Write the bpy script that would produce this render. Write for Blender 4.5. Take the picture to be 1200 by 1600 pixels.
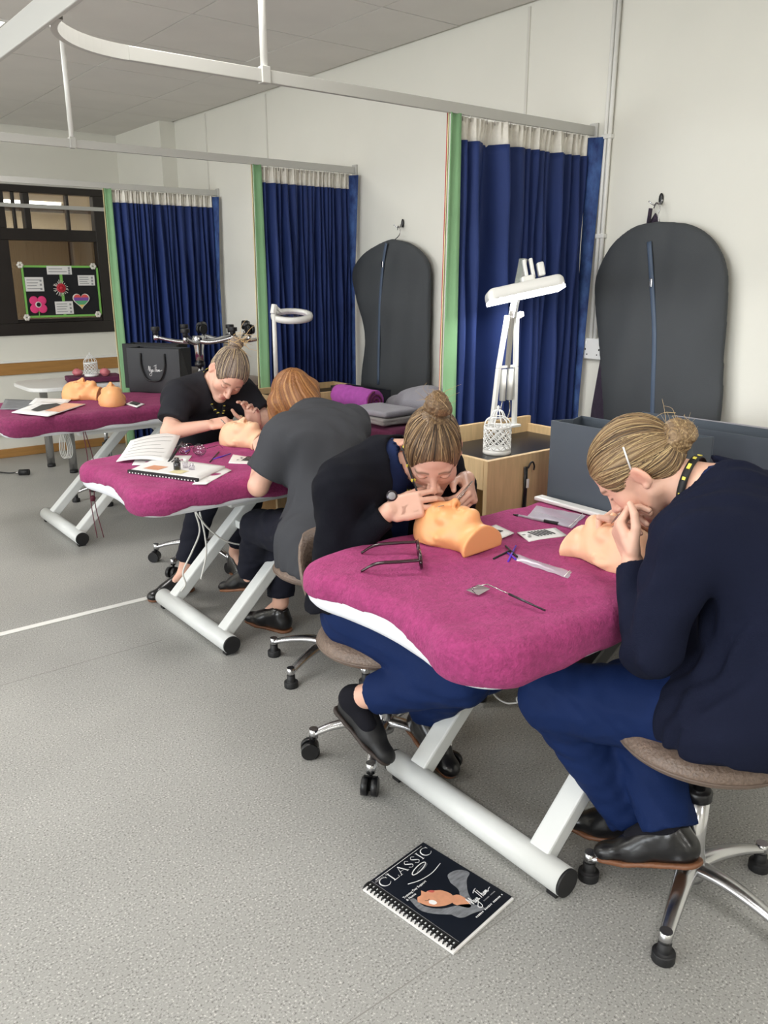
import bpy, math, random
import numpy as np
from mathutils import Matrix, Vector, Quaternion

for o in list(bpy.data.objects):
    bpy.data.objects.remove(o)
random.seed(7)
RNG = np.random.default_rng(11)
SC = bpy.context.scene
COL = SC.collection

# ------------------------------------------------------------------ camera
# World: +X towards the long curtain wall, +Y along that wall away from the camera, Z up.
CAMH = 1.45
FPX = 1274.0                                   # focal length in pixels of the 1200 x 1600 frame
CR = np.array([[0.784056421, -0.172678644, 0.596185889],
               [-0.620689559, -0.218128045, 0.753103331],
               [0.0, -0.960521859, -0.278204526]])   # world <- camera (right, down, forward)
cam_d = bpy.data.cameras.new('camera')
cam = bpy.data.objects.new('camera', cam_d)
COL.objects.link(cam)
cam_d.sensor_fit = 'VERTICAL'
cam_d.sensor_height = 36.0
cam_d.lens = FPX / 1600 * 36.0
cam_d.clip_start = 0.02
M4 = Matrix([[CR[i, 0], -CR[i, 1], -CR[i, 2], 0] for i in range(3)] + [[0, 0, 0, 1]])
cam.matrix_world = Matrix.Translation((0, 0, CAMH)) @ M4
SC.camera = cam

# ------------------------------------------------------------------ world, exposure
SC.view_settings.view_transform = 'Standard'
SC.view_settings.look = 'None'
SC.view_settings.gamma = 1.0
SC.view_settings.exposure = -0.13
SC.view_settings.use_curve_mapping = False
SC.cycles.use_denoising = True
SC.cycles.max_bounces = 8
SC.cycles.diffuse_bounces = 5
SC.cycles.sample_clamp_indirect = 6.0
world = bpy.data.worlds.new('world')
SC.world = world
world.use_nodes = True
world.node_tree.nodes['Background'].inputs['Color'].default_value = (0.75, 0.86, 1.0, 1)
world.node_tree.nodes['Background'].inputs['Strength'].default_value = 1.2

W = 2.94        # long wall (X)
YB = 7.15       # back wall (Y)
XL, YN = -3.6, -3.2   # wall opposite the curtains, wall behind the camera
HC = 2.565      # ceiling


def area_light(name, loc, rot, sx, sy, power, color=(1, 1, 1)):
    d = bpy.data.lights.new(name, 'AREA')
    d.shape = 'RECTANGLE'
    d.size, d.size_y = sx, sy
    d.energy = power
    d.color = color
    o = bpy.data.objects.new(name, d)
    COL.objects.link(o)
    o.location = loc
    o.rotation_euler = rot
    o['kind'] = 'structure'
    return o


# daylight coming in at the two windows of the wall opposite the curtains
DAY = (0.93, 0.97, 1.0)
for yc, pw in ((0.6, 118), (4.2, 78)):
    area_light('window_daylight', (XL + 0.06, yc, 1.55), (0, math.radians(-90), 0), 1.3, 2.4, pw, DAY)
# the lit ceiling panels (each a lamp of the room, see ceiling_light below)
PANELS = [(0.97, 4.63), (0.97, 2.23), (0.97, -0.17), (-1.43, 4.63), (-1.43, 2.23), (-1.43, -0.17), (-1.43, 6.43), (0.97, -2.5), (-1.43, -2.5)]
PANEL_W = 13.5

# ------------------------------------------------------------------ pixel helpers (photograph frame 1200 x 1600)


def ray(u, v):
    return CR @ np.array([(u - 600) / FPX, (v - 800) / FPX, 1.0])


def pz(u, v, z=0.0):
    d = ray(u, v)
    return np.array([0, 0, CAMH]) + d * ((z - CAMH) / d[2])


def px(u, v, x):
    d = ray(u, v)
    return np.array([0, 0, CAMH]) + d * (x / d[0])


def py(u, v, y):
    d = ray(u, v)
    return np.array([0, 0, CAMH]) + d * (y / d[1])


# ------------------------------------------------------------------ materials


def lin(c):
    c = c / 255.0
    return c / 12.92 if c <= 0.04045 else ((c + 0.055) / 1.055) ** 2.4


def rgb(r, g, b):
    return (lin(r), lin(g), lin(b), 1.0)


MATS = {}


def mat(name, color, rough=0.5, metal=0.0, var=0.0, vscale=8.0, bump=0.0, bscale=60.0, stretch=None, sheen=0.0,
        spec=0.5, emit=0.0, alpha=1.0, trans=0.0, sss=0.0, coat=0.0, vcol=None, var2=None, detail=4.0):
    """Procedural principled material: colour varied by noise, fine relief by a bump noise."""
    m = bpy.data.materials.new(name)
    MATS[name] = m
    m.use_nodes = True
    nt = m.node_tree
    N, L = nt.nodes, nt.links
    b = N['Principled BSDF']
    b.inputs['Base Color'].default_value = color
    b.inputs['Roughness'].default_value = rough
    b.inputs['Metallic'].default_value = metal
    b.inputs['Specular IOR Level'].default_value = spec
    if sheen:
        b.inputs['Sheen Weight'].default_value = sheen
        b.inputs['Sheen Roughness'].default_value = 0.5
        b.inputs['Sheen Tint'].default_value = (min(1, color[0] * 2 + .1), min(1, color[1] * 2 + .1), min(1, color[2] * 2 + .1), 1)
    if sss:
        b.inputs['Subsurface Weight'].default_value = sss
        b.inputs['Subsurface Radius'].default_value = (0.012, 0.005, 0.003)
        b.inputs['Subsurface Scale'].default_value = 0.6
    if coat:
        b.inputs['Coat Weight'].default_value = coat
        b.inputs['Coat Roughness'].default_value = 0.15
    if emit:
        b.inputs['Emission Color'].default_value = color
        b.inputs['Emission Strength'].default_value = emit
    if alpha < 1:
        b.inputs['Alpha'].default_value = alpha
    if trans:
        b.inputs['Transmission Weight'].default_value = trans
    tc = None
    if var or bump:
        tc = N.new('ShaderNodeTexCoord')
        mp = N.new('ShaderNodeMapping')
        L.new(tc.outputs['Object'], mp.inputs['Vector'])
        if stretch:
            mp.inputs['Scale'].default_value = stretch
    colsock = None
    if vcol:
        at = N.new('ShaderNodeAttribute')
        at.attribute_name = vcol
        colsock = at.outputs['Color']
        L.new(colsock, b.inputs['Base Color'])
    if var:
        nz = N.new('ShaderNodeTexNoise')
        nz.inputs['Scale'].default_value = vscale
        nz.inputs['Detail'].default_value = detail
        nz.inputs['Roughness'].default_value = 0.6
        L.new(mp.outputs['Vector'], nz.inputs['Vector'])
        if var2 is not None:
            rp = N.new('ShaderNodeValToRGB')
            rp.color_ramp.elements[0].position = 0.5 - 0.25 / max(var, .01)
            rp.color_ramp.elements[1].position = 0.5 + 0.25 / max(var, .01)
            rp.color_ramp.elements[0].color = color
            rp.color_ramp.elements[1].color = var2
            L.new(nz.outputs['Fac'], rp.inputs['Fac'])
            L.new(rp.outputs['Color'], b.inputs['Base Color'])
        else:
            mr = N.new('ShaderNodeMapRange')
            mr.inputs['From Min'].default_value = 0.25
            mr.inputs['From Max'].default_value = 0.75
            mr.inputs['To Min'].default_value = 1 - var
            mr.inputs['To Max'].default_value = 1 + var
            L.new(nz.outputs['Fac'], mr.inputs['Value'])
            vm = N.new('ShaderNodeVectorMath')
            vm.operation = 'SCALE'
            if colsock:
                L.new(colsock, vm.inputs[0])
            else:
                vm.inputs[0].default_value = color[:3]
            L.new(mr.outputs['Result'], vm.inputs['Scale'])
            L.new(vm.outputs['Vector'], b.inputs['Base Color'])
    if bump:
        nb = N.new('ShaderNodeTexNoise')
        nb.inputs['Scale'].default_value = bscale
        nb.inputs['Detail'].default_value = 3.0
        L.new(mp.outputs['Vector'], nb.inputs['Vector'])
        bp = N.new('ShaderNodeBump')
        bp.inputs['Strength'].default_value = bump
        bp.inputs['Distance'].default_value = 0.004
        L.new(nb.outputs['Fac'], bp.inputs['Height'])
        L.new(bp.outputs['Normal'], b.inputs['Normal'])
    return m


def glass_mat(name, tint=(1, 1, 1, 1), refl=0.12, rough=0.02):
    """Thin clear pane: mostly see-through with a glossy film."""
    m = bpy.data.materials.new(name)
    MATS[name] = m
    m.use_nodes = True
    nt = m.node_tree
    N, L = nt.nodes, nt.links
    N.remove(N['Principled BSDF'])
    out = N['Material Output']
    t = N.new('ShaderNodeBsdfTransparent')
    t.inputs['Color'].default_value = tint
    g = N.new('ShaderNodeBsdfGlossy')
    g.inputs['Roughness'].default_value = rough
    mx = N.new('ShaderNodeMixShader')
    mx.inputs['Fac'].default_value = refl
    L.new(t.outputs[0], mx.inputs[1])
    L.new(g.outputs[0], mx.inputs[2])
    L.new(mx.outputs[0], out.inputs['Surface'])
    return m


def speckle(m, c0, c1, c2, scale=420.0, big=2.0):
    """Vinyl flooring: fine light and dark flecks over a mottled base."""
    nt = m.node_tree
    N, L = nt.nodes, nt.links
    b = N['Principled BSDF']
    tc = N.new('ShaderNodeTexCoord')
    n1 = N.new('ShaderNodeTexNoise')
    n1.inputs['Scale'].default_value = scale
    n1.inputs['Detail'].default_value = 1.0
    L.new(tc.outputs['Object'], n1.inputs['Vector'])
    r = N.new('ShaderNodeValToRGB')
    e = r.color_ramp.elements
    e[0].position, e[0].color = 0.3, c2
    e[1].position, e[1].color = 0.72, c1
    for p_, c_ in ((0.42, c0), (0.6, c0)):
        q = e.new(p_)
        q.color = c_
    L.new(n1.outputs['Fac'], r.inputs['Fac'])
    n2 = N.new('ShaderNodeTexNoise')
    n2.inputs['Scale'].default_value = big
    n2.inputs['Detail'].default_value = 5.0
    L.new(tc.outputs['Object'], n2.inputs['Vector'])
    mr = N.new('ShaderNodeMapRange')
    mr.inputs['From Min'].default_value = 0.3
    mr.inputs['From Max'].default_value = 0.7
    mr.inputs['To Min'].default_value = 0.93
    mr.inputs['To Max'].default_value = 1.06
    L.new(n2.outputs['Fac'], mr.inputs['Value'])
    vm = N.new('ShaderNodeVectorMath')
    vm.operation = 'SCALE'
    L.new(r.outputs['Color'], vm.inputs[0])
    L.new(mr.outputs['Result'], vm.inputs['Scale'])
    # scuffs: sparse darker smudges
    n3 = N.new('ShaderNodeTexNoise')
    n3.inputs['Scale'].default_value = 3.7
    n3.inputs['Detail'].default_value = 7.0
    n3.inputs['Roughness'].default_value = 0.75
    L.new(tc.outputs['Object'], n3.inputs['Vector'])
    m3 = N.new('ShaderNodeMapRange')
    m3.inputs['From Min'].default_value = 0.68
    m3.inputs['From Max'].default_value = 0.80
    m3.inputs['To Min'].default_value = 1.0
    m3.inputs['To Max'].default_value = 0.72
    L.new(n3.outputs['Fac'], m3.inputs['Value'])
    v2 = N.new('ShaderNodeVectorMath')
    v2.operation = 'SCALE'
    L.new(vm.outputs['Vector'], v2.inputs[0])
    L.new(m3.outputs['Result'], v2.inputs['Scale'])
    L.new(v2.outputs['Vector'], b.inputs['Base Color'])


mat('wall_paint', rgb(226, 224, 214), 0.7, var=0.03, vscale=1.5, bump=0.05, bscale=90)
mat('wall_seam', rgb(212, 209, 200), 0.6)
mat('ceiling_board', rgb(216, 213, 207), 0.9, var=0.04, vscale=3, bump=0.15, bscale=140)
mat('ceiling_joint', rgb(140, 138, 133), 0.9)
mat('floor_vinyl', rgb(158, 155, 148), 0.42, spec=0.4)
speckle(MATS['floor_vinyl'], rgb(158, 157, 153), rgb(202, 200, 195), rgb(114, 113, 109), scale=190)
mat('white_metal', rgb(222, 224, 222), 0.32, var=0.03, vscale=6)
mat('rail_metal', rgb(190, 189, 184), 0.4, metal=0.15)
mat('white_paint', rgb(232, 231, 226), 0.4)
mat('white_vinyl', rgb(232, 234, 240), 0.4, bump=0.08, bscale=40)
mat('white_plastic', rgb(236, 236, 234), 0.3)
mat('lamp_plastic', rgb(222, 221, 216), 0.3)
mat('chrome', rgb(205, 205, 208), 0.14, metal=1.0)
mat('brushed_alu', rgb(200, 200, 202), 0.25, metal=1.0, bump=0.03, bscale=120)
mat('black_rubber', rgb(26, 26, 28), 0.55, bump=0.05)
mat('black_plastic', rgb(22, 22, 24), 0.35)
mat('black_leather', rgb(20, 19, 21), 0.28, bump=0.12, bscale=70, coat=0.2)
mat('shoe_canvas', rgb(26, 26, 28), 0.55, bump=0.1, bscale=150)
mat('shoe_sole', rgb(120, 78, 52), 0.5, var=0.2, vscale=20)
mat('dark_sole', rgb(52, 42, 38), 0.6)
mat('brown_vinyl', rgb(120, 102, 90), 0.4, var=0.28, vscale=150, bump=0.9, bscale=120)
mat('brown_piping', rgb(108, 92, 82), 0.5)
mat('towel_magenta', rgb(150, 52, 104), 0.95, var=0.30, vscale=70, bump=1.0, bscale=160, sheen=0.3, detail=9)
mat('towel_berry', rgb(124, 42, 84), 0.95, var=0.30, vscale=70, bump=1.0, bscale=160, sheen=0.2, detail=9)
mat('towel_plum', rgb(94, 34, 66), 0.95, var=0.2, vscale=40, bump=0.9, bscale=300, sheen=0.3)
mat('towel_purple', rgb(164, 74, 160), 0.95, var=0.15, vscale=40, bump=0.9, bscale=300, sheen=0.3)
mat('towel_grey', rgb(142, 138, 136), 0.95, var=0.12, vscale=30, bump=0.6, bscale=300, sheen=0.2)
mat('blanket_grey', rgb(150, 148, 156), 0.9, var=0.08, vscale=20, bump=0.4, bscale=220, sheen=0.2)
mat('robe_purple', rgb(58, 48, 64), 0.95, var=0.2, vscale=40, bump=0.8, bscale=260, sheen=0.2)
mat('curtain_navy', rgb(21, 44, 100), 0.75, var=0.08, vscale=5, bump=0.12, bscale=420)
mat('curtain_green', rgb(126, 168, 124), 0.8, var=0.05, bump=0.12, bscale=300)
mat('curtain_cream', rgb(214, 203, 158), 0.8)
mat('curtain_red', rgb(178, 70, 70), 0.8)
mat('curtain_header', rgb(222, 218, 208), 0.85, var=0.08, vscale=60, bump=0.2, bscale=300)
mat('curtain_pattern', rgb(24, 44, 98), 0.75, var=1.4, vscale=26, var2=rgb(66, 98, 156), stretch=(1, 1, 0.5))
mat('wood_oak', rgb(206, 176, 132), 0.45, var=0.14, vscale=9, stretch=(9, 9, 0.8), bump=0.05, bscale=60)
mat('wood_trim', rgb(166, 122, 68), 0.4, var=0.16, vscale=7, stretch=(0.7, 9, 9))
mat('wood_edge', rgb(214, 190, 150), 0.45, var=0.08, vscale=8)
mat('window_frame', rgb(38, 33, 30), 0.4, var=0.1, vscale=6)
mat('bag_slate', rgb(74, 82, 92), 0.6, bump=0.05, bscale=200)
mat('bag_black', rgb(38, 39, 43), 0.45, bump=0.04, bscale=200)
mat('garment_bag', rgb(62, 65, 68), 0.75, var=0.05, vscale=3, bump=0.25, bscale=300)
mat('zip_tape', rgb(70, 84, 104), 0.6)
mat('paper', rgb(228, 226, 224), 0.8)
mat('paper_print', rgb(226, 224, 222), 0.8, var=0.25, vscale=60, stretch=(1, 6, 1))
mat('ink_black', rgb(24, 24, 26), 0.6)
mat('ink_grey', rgb(150, 150, 152), 0.7)
mat('cover_navy', rgb(22, 26, 34), 0.3, coat=0.3)
mat('cover_white', rgb(238, 238, 238), 0.4)
mat('cover_grey', rgb(120, 122, 126), 0.5, var=0.5, vscale=30, stretch=(1, 4, 1))
mat('cover_skin', rgb(214, 152, 118), 0.5, var=0.12, vscale=40)
mat('cover_lips', rgb(198, 92, 84), 0.5)
mat('mannequin_peach', rgb(238, 172, 116), 0.42, sss=0.15, var=0.03, vscale=6)
mat('mannequin_pale', rgb(240, 192, 156), 0.42, sss=0.15, var=0.03, vscale=6)
mat('mannequin_cut', rgb(240, 180, 146), 0.45)
mat('clear_plastic', rgb(214, 210, 222), 0.2, alpha=0.55)
mat('led_glow', rgb(255, 255, 255), 0.3, emit=14.0)
mat('panel_glow', rgb(255, 252, 246), 0.3, emit=9.0)
mat('purple_plastic', rgb(92, 44, 190), 0.35)
mat('pink_card', rgb(232, 62, 128), 0.6)
mat('green_ribbon', rgb(126, 190, 92), 0.6)
mat('board_black', rgb(20, 20, 24), 0.8)
mat('rosette_red', rgb(190, 34, 54), 0.5)
mat('rosette_white', rgb(226, 222, 214), 0.6)
mat('heart_red', rgb(228, 90, 90), 0.6)
mat('heart_violet', rgb(130, 80, 168), 0.6)
mat('heart_green', rgb(90, 170, 120), 0.6)
mat('heart_yellow', rgb(236, 200, 110), 0.6)
mat('candle_pink', rgb(206, 118, 126), 0.5, sss=0.2)
mat('puff_coral', rgb(228, 116, 112), 0.9, bump=0.6, bscale=120)
mat('cable_white', rgb(224, 222, 216), 0.45)
mat('ribbon_plum', rgb(86, 22, 42), 0.7)
mat('nail_bottle', rgb(40, 40, 44), 0.15, coat=0.6)
mat('corridor_wall', rgb(214, 204, 184), 0.8)
mat('corridor_dark', rgb(74, 60, 50), 0.8)
mat('spectacle_frame', rgb(48, 20, 30), 0.2, coat=0.5)
mat('gunmetal', rgb(74, 70, 74), 0.3, metal=0.8)
mat('steel', rgb(176, 172, 170), 0.22, metal=1.0)
mat('mirror', rgb(214, 200, 210), 0.04, metal=1.0)
mat('green_bin', rgb(72, 134, 92), 0.5)
mat('yellow_print', rgb(236, 220, 90), 0.6)
glass_mat('pane_glass', (0.94, 0.95, 0.94, 1), 0.08)
glass_mat('pane_brown', (0.40, 0.37, 0.33, 1), 0.06)
glass_mat('lens_glass', (0.86, 0.84, 0.88, 1), 0.10)

# ------------------------------------------------------------------ mesh helpers


def wm(o):
    m = o.matrix_basis.copy()
    if o.parent:
        m = wm(o.parent) @ o.matrix_parent_inverse @ m
    return m


def adopt(o, parent):
    """parent a part whose vertices are already in world coordinates"""
    o.parent = parent
    o.matrix_parent_inverse = wm(parent).inverted()
    return o


def new_obj(name, me, m=None, parent=None, local=False):
    o = bpy.data.objects.new(name, me)
    COL.objects.link(o)
    if m is not None:
        me.materials.clear()
        for q in (m if isinstance(m, (list, tuple)) else [m]):
            me.materials.append(MATS[q])
    if parent is not None:
        if local:
            o.parent = parent
        else:
            adopt(o, parent)
    return o


def thing(name, label, cat, loc=(0, 0, 0), rz=0.0, group=None):
    o = bpy.data.objects.new(name, None)
    COL.objects.link(o)
    o.empty_display_size = 0.05
    o.location = [float(q) for q in loc]
    o.rotation_euler = (0, 0, rz)
    return tag(o, label, cat, group)


def tag(o, label, cat, group=None):
    o['label'] = label
    o['category'] = cat
    if group:
        o['group'] = group
    return o


def struct(o):
    o['kind'] = 'structure'
    return o


def frame_z(d, up=(0, 0, 1)):
    d = np.asarray(d, float)
    d = d / np.linalg.norm(d)
    u = np.asarray(up, float)
    if abs(np.dot(u, d)) > 0.97:
        u = np.array([1.0, 0, 0]) if abs(d[0]) < .9 else np.array([0, 1.0, 0])
    x = np.cross(u, d)
    x /= np.linalg.norm(x)
    return x, np.cross(d, x), d


class MB:
    """collects shapes; build() links them as one mesh object"""

    def __init__(s):
        s.v, s.f, s.mi, s.n, s.sm = [], [], [], 0, []

    def add(s, v, f, mi=0, smooth=False):
        v = np.asarray(v, float).reshape(-1, 3)
        s.v.append(v)
        for q in f:
            s.f.append([i + s.n for i in q])
            s.mi.append(mi)
            s.sm.append(smooth)
        s.n += len(v)
        return s

    def box(s, lo, hi, mi=0):
        x0, y0, z0 = lo
        x1, y1, z1 = hi
        v = [(x0, y0, z0), (x1, y0, z0), (x1, y1, z0), (x0, y1, z0), (x0, y0, z1), (x1, y0, z1), (x1, y1, z1), (x0, y1, z1)]
        return s.add(v, BOXF, mi)

    def obox(s, c, ax, ay, az, mi=0):
        """oriented box: centre and three half-axis vectors"""
        c, ax, ay, az = (np.asarray(q, float) for q in (c, ax, ay, az))
        v = [c + i * ax + j * ay + k * az for k in (-1, 1) for i, j in ((-1, -1), (1, -1), (1, 1), (-1, 1))]
        return s.add(v, BOXF, mi)

    def bar(s, a, b, w, h, up=(0, 0, 1), mi=0):
        a, b = np.asarray(a, float), np.asarray(b, float)
        x, y, d = frame_z(b - a, up)
        return s.obox((a + b) / 2, x * w / 2, y * h / 2, (b - a) / 2, mi)

    def tube(s, pts, r, n=10, cap=True, mi=0, flat=1.0, up=(0, 0, 1)):
        pts = [np.asarray(p, float) for p in pts]
        rs = r if hasattr(r, '__len__') else [r] * len(pts)
        V, F = [], []
        xprev = None
        for i, p in enumerate(pts):
            d = pts[min(i + 1, len(pts) - 1)] - pts[max(i - 1, 0)]
            if np.linalg.norm(d) < 1e-9:
                d = np.array([0, 0, 1.0])
            x, y, dd = frame_z(d, up)
            if xprev is not None:
                x = xprev - dd * np.dot(xprev, dd)
                if np.linalg.norm(x) < 1e-6:
                    x = frame_z(d, up)[0]
                x /= np.linalg.norm(x)
                y = np.cross(dd, x)
            xprev = x
            for k in range(n):
                t = 2 * math.pi * k / n
                V.append(p + rs[i] * (x * math.cos(t) + flat * y * math.sin(t)))
        for i in range(len(pts) - 1):
            for k in range(n):
                k2 = (k + 1) % n
                F.append((i * n + k, i * n + k2, (i + 1) * n + k2, (i + 1) * n + k))
        s.add(V, F, mi, True)
        if cap:
            b = s.n - len(V)
            m = len(pts) - 1
            s.f.append([b + k for k in range(n)][::-1]); s.mi.append(mi); s.sm.append(False)
            s.f.append([b + m * n + k for k in range(n)]); s.mi.append(mi); s.sm.append(False)
        return s

    def lathe(s, prof, c=(0, 0, 0), n=24, axis=(0, 0, 1), mi=0, up=(1, 0, 0), a0=0.0, a1=2 * math.pi):
        """profile [(radius, height)] turned about axis through c"""
        c = np.asarray(c, float)
        x, y, d = frame_z(axis, up)
        full = abs(a1 - a0 - 2 * math.pi) < 1e-6
        m = n if full else n + 1
        V = []
        for r, h in prof:
            for k in range(m):
                t = a0 + (a1 - a0) * k / n
                V.append(c + d * h + r * (x * math.cos(t) + y * math.sin(t)))
        F = []
        for i in range(len(prof) - 1):
            for k in range(n):
                k2 = (k + 1) % m
                F.append((i * m + k, i * m + k2, (i + 1) * m + k2, (i + 1) * m + k))
        return s.add(V, F, mi, True)

    def prism(s, poly, z0, z1, mi=0, M=None):
        n = len(poly)
        V = [(p[0], p[1], z0) for p in poly] + [(p[0], p[1], z1) for p in poly]
        F = [list(range(n))[::-1], list(range(n, 2 * n))] + [(i, (i + 1) % n, n + (i + 1) % n, n + i) for i in range(n)]
        if M is not None:
            V = [tuple(M @ Vector(v)) for v in V]
        return s.add(V, F, mi)

    def quad(s, a, b, c, d, mi=0):
        return s.add([a, b, c, d], [(0, 1, 2, 3)], mi)

    def grid(s, P, mi=0, closed=False, smooth=True):
        """P[i][j] -> points"""
        P = np.asarray(P, float)
        a, b = P.shape[:2]
        F = []
        for i in range(a - 1):
            for j in range(b - 1 + (1 if closed else 0)):
                j2 = (j + 1) % b
                F.append((i * b + j, i * b + j2, (i + 1) * b + j2, (i + 1) * b + j))
        return s.add(P.reshape(-1, 3), F, mi, smooth)

    def sphere(s, c, r, nu=12, nv=8, mi=0):
        r = np.asarray(r if hasattr(r, '__len__') else (r, r, r), float)
        c = np.asarray(c, float)
        V = [c + r * (0, 0, 1)]
        for i in range(1, nv):
            ph = math.pi * i / nv
            for k in range(nu):
                t = 2 * math.pi * k / nu
                V.append(c + r * (math.sin(ph) * math.cos(t), math.sin(ph) * math.sin(t), math.cos(ph)))
        V.append(c + r * (0, 0, -1))
        F = [(0, 1 + k, 1 + (k + 1) % nu) for k in range(nu)]
        for i in range(nv - 2):
            for k in range(nu):
                k2 = (k + 1) % nu
                F.append((1 + i * nu + k, 1 + (i + 1) * nu + k, 1 + (i + 1) * nu + k2, 1 + i * nu + k2))
        e = 1 + (nv - 1) * nu
        F += [(e, e - nu + (k + 1) % nu, e - nu + k) for k in range(nu)]
        return s.add(V, F, mi, True)

    def torus(s, c, R, r, axis=(0, 0, 1), n=24, m=8, mi=0, a0=0, a1=2 * math.pi):
        x, y, d = frame_z(axis)
        pts = [np.asarray(c, float) + R * (x * math.cos(t) + y * math.sin(t)) for t in np.linspace(a0, a1, n)]
        return s.tube(pts, r, m, cap=abs(a1 - a0) < 6.2, mi=mi, up=d)

    def mesh(s, name):
        me = bpy.data.meshes.new(name)
        v = np.concatenate(s.v) if s.v else np.zeros((0, 3))
        me.from_pydata(v.tolist(), [], s.f)
        me.polygons.foreach_set('material_index', s.mi)
        me.polygons.foreach_set('use_smooth', s.sm)
        me.update()
        return me

    def build(s, name, m, parent=None, bevel=0.0, local=False, seg=2):
        o = new_obj(name, s.mesh(name), m, parent, local)
        if bevel:
            bv = o.modifiers.new('bevel', 'BEVEL')
            bv.width = bevel
            bv.segments = seg
            bv.limit_method = 'ANGLE'
            bv.angle_limit = math.radians(40)
        return o


BOXF = [(0, 3, 2, 1), (4, 5, 6, 7), (0, 1, 5, 4), (1, 2, 6, 5), (2, 3, 7, 6), (3, 0, 4, 7)]


def smooth_path(pts, n=8):
    """Catmull-Rom through points"""
    P = [np.asarray(p, float) for p in pts]
    P = [2 * P[0] - P[1]] + P + [2 * P[-1] - P[-2]]
    out = []
    for i in range(1, len(P) - 2):
        for k in range(n):
            t = k / n
            out.append(0.5 * ((2 * P[i]) + (-P[i - 1] + P[i + 1]) * t + (2 * P[i - 1] - 5 * P[i] + 4 * P[i + 1] - P[i + 2]) * t * t
                              + (-P[i - 1] + 3 * P[i] - 3 * P[i + 1] + P[i + 2]) * t ** 3))
    out.append(P[-2])
    return out


def copy_tree(o, parent=None):
    c = o.copy()
    COL.objects.link(c)
    if parent is not None:
        c.parent = parent
    for ch in [q for q in COL.objects if q.parent == o]:
        copy_tree(ch, c)
    return c


# ------------------------------------------------------------------ implicit surfaces (smooth blends of primitives)


def v3(*a):
    return np.array(a, float)


def unit(a):
    a = np.asarray(a, float)
    return a / max(np.linalg.norm(a), 1e-12)


def cone(a, b, ra, rb, sq=None, s=1.0):
    """tapered capsule; sq = direction in which the section is scaled by s (<1 flatter)"""
    a, b = np.asarray(a, float), np.asarray(b, float)
    ab = b - a
    L2 = max(np.dot(ab, ab), 1e-12)
    n = None if sq is None else unit(sq)

    def f(P):
        q = P - a
        t = np.clip(q @ ab / L2, 0, 1)
        d = q - t[:, None] * ab
        r = ra + (rb - ra) * t
        if n is None:
            return np.sqrt((d * d).sum(1)) - r
        c = d @ n
        e = (d * d).sum(1) - c * c + (c / s) ** 2
        l = np.sqrt(np.maximum(e, 1e-12))
        g = np.sqrt(np.maximum((d * d).sum(1) - c * c + (c / (s * s)) ** 2, 1e-12))
        return (l - r) * l / np.maximum(g, 1e-9)
    return f


def ell(c, r, R=None):
    """ellipsoid; R rows = local axes in world"""
    c, r = np.asarray(c, float), np.asarray(r, float)
    R = np.eye(3) if R is None else np.asarray(R, float)

    def f(P):
        q = (P - c) @ R.T
        k0 = np.sqrt(((q / r) ** 2).sum(1))
        k1 = np.sqrt(((q / (r * r)) ** 2).sum(1))
        return k0 * (k0 - 1) / np.maximum(k1, 1e-9)
    return f


def rbox(c, h, r, R=None):
    c, h = np.asarray(c, float), np.asarray(h, float)
    R = np.eye(3) if R is None else np.asarray(R, float)

    def f(P):
        q = np.abs((P - c) @ R.T) - (h - r)
        return np.sqrt((np.maximum(q, 0) ** 2).sum(1)) + np.minimum(q.max(1), 0) - r
    return f


def plane(p, n):
    """positive on the side n points to"""
    p, n = np.asarray(p, float), unit(n)

    def f(P):
        return (P - p) @ n
    return f


def smin(a, b, k):
    if k <= 0:
        return np.minimum(a, b)
    h = np.clip(0.5 + 0.5 * (b - a) / k, 0, 1)
    return b + (a - b) * h - k * h * (1 - h)


class SDF:
    def __init__(s):
        s.ops = []
        s.post = None

    def u(s, f, k=0.0):
        s.ops.append(('u', f, k)); return s

    def cut(s, f, k=0.0):
        """remove the inside of f"""
        s.ops.append(('s', f, k)); return s

    def keep(s, f, k=0.0):
        """keep only the inside of f"""
        s.ops.append(('i', f, k)); return s

    def eval(s, P, ops=None):
        d = np.full(len(P), 9.0)
        for op, f, k in (s.ops if ops is None else ops):
            g = f(P)
            if op == 'u':
                d = smin(d, g, k)
            elif op == 's':
                d = -smin(-d, g, k)
            else:
                d = -smin(-d, -g, k)
        if s.post is not None:
            d = s.post(P, d)
        return d

    def local(s, C, R):
        """for each centre in C: the primitives that can matter within radius R of it"""
        vals = np.stack([f(C) for _, f, _ in s.ops])
        isu = np.array([o[0] == 'u' for o in s.ops])
        iss = np.array([o[0] == 's' for o in s.ops])
        kk = np.array([o[2] for o in s.ops])[:, None]
        best = np.where(isu[:, None], vals, 9.0).min(0)[None]
        drop = (isu[:, None] & (vals > best + 2.1 * R + kk + .006)) | (iss[:, None] & (vals > 1.2 * R + kk + .006))
        return [[o for o, d in zip(s.ops, drop[:, i]) if not d] for i in range(len(C))]

    def mesh(s, name, lo, hi, h, relax=0):
        V, F = surface_nets(s, np.asarray(lo, float), np.asarray(hi, float), h)
        if relax:
            V = relax_mesh(V, F, relax)
        me = bpy.data.meshes.new(name)
        me.vertices.add(len(V))
        me.vertices.foreach_set('co', V.astype(np.float32).ravel())
        me.loops.add(len(F) * 4)
        me.loops.foreach_set('vertex_index', F.astype(np.int32).ravel())
        me.polygons.add(len(F))
        me.polygons.foreach_set('loop_start', np.arange(0, len(F) * 4, 4, dtype=np.int32))
        me.polygons.foreach_set('use_smooth', np.ones(len(F), bool))
        me.update(calc_edges=True)
        me.validate()
        return me

    def build(s, name, m, lo, hi, h, parent=None, relax=0):
        return new_obj(name, s.mesh(name, lo, hi, h, relax), m, parent)


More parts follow.
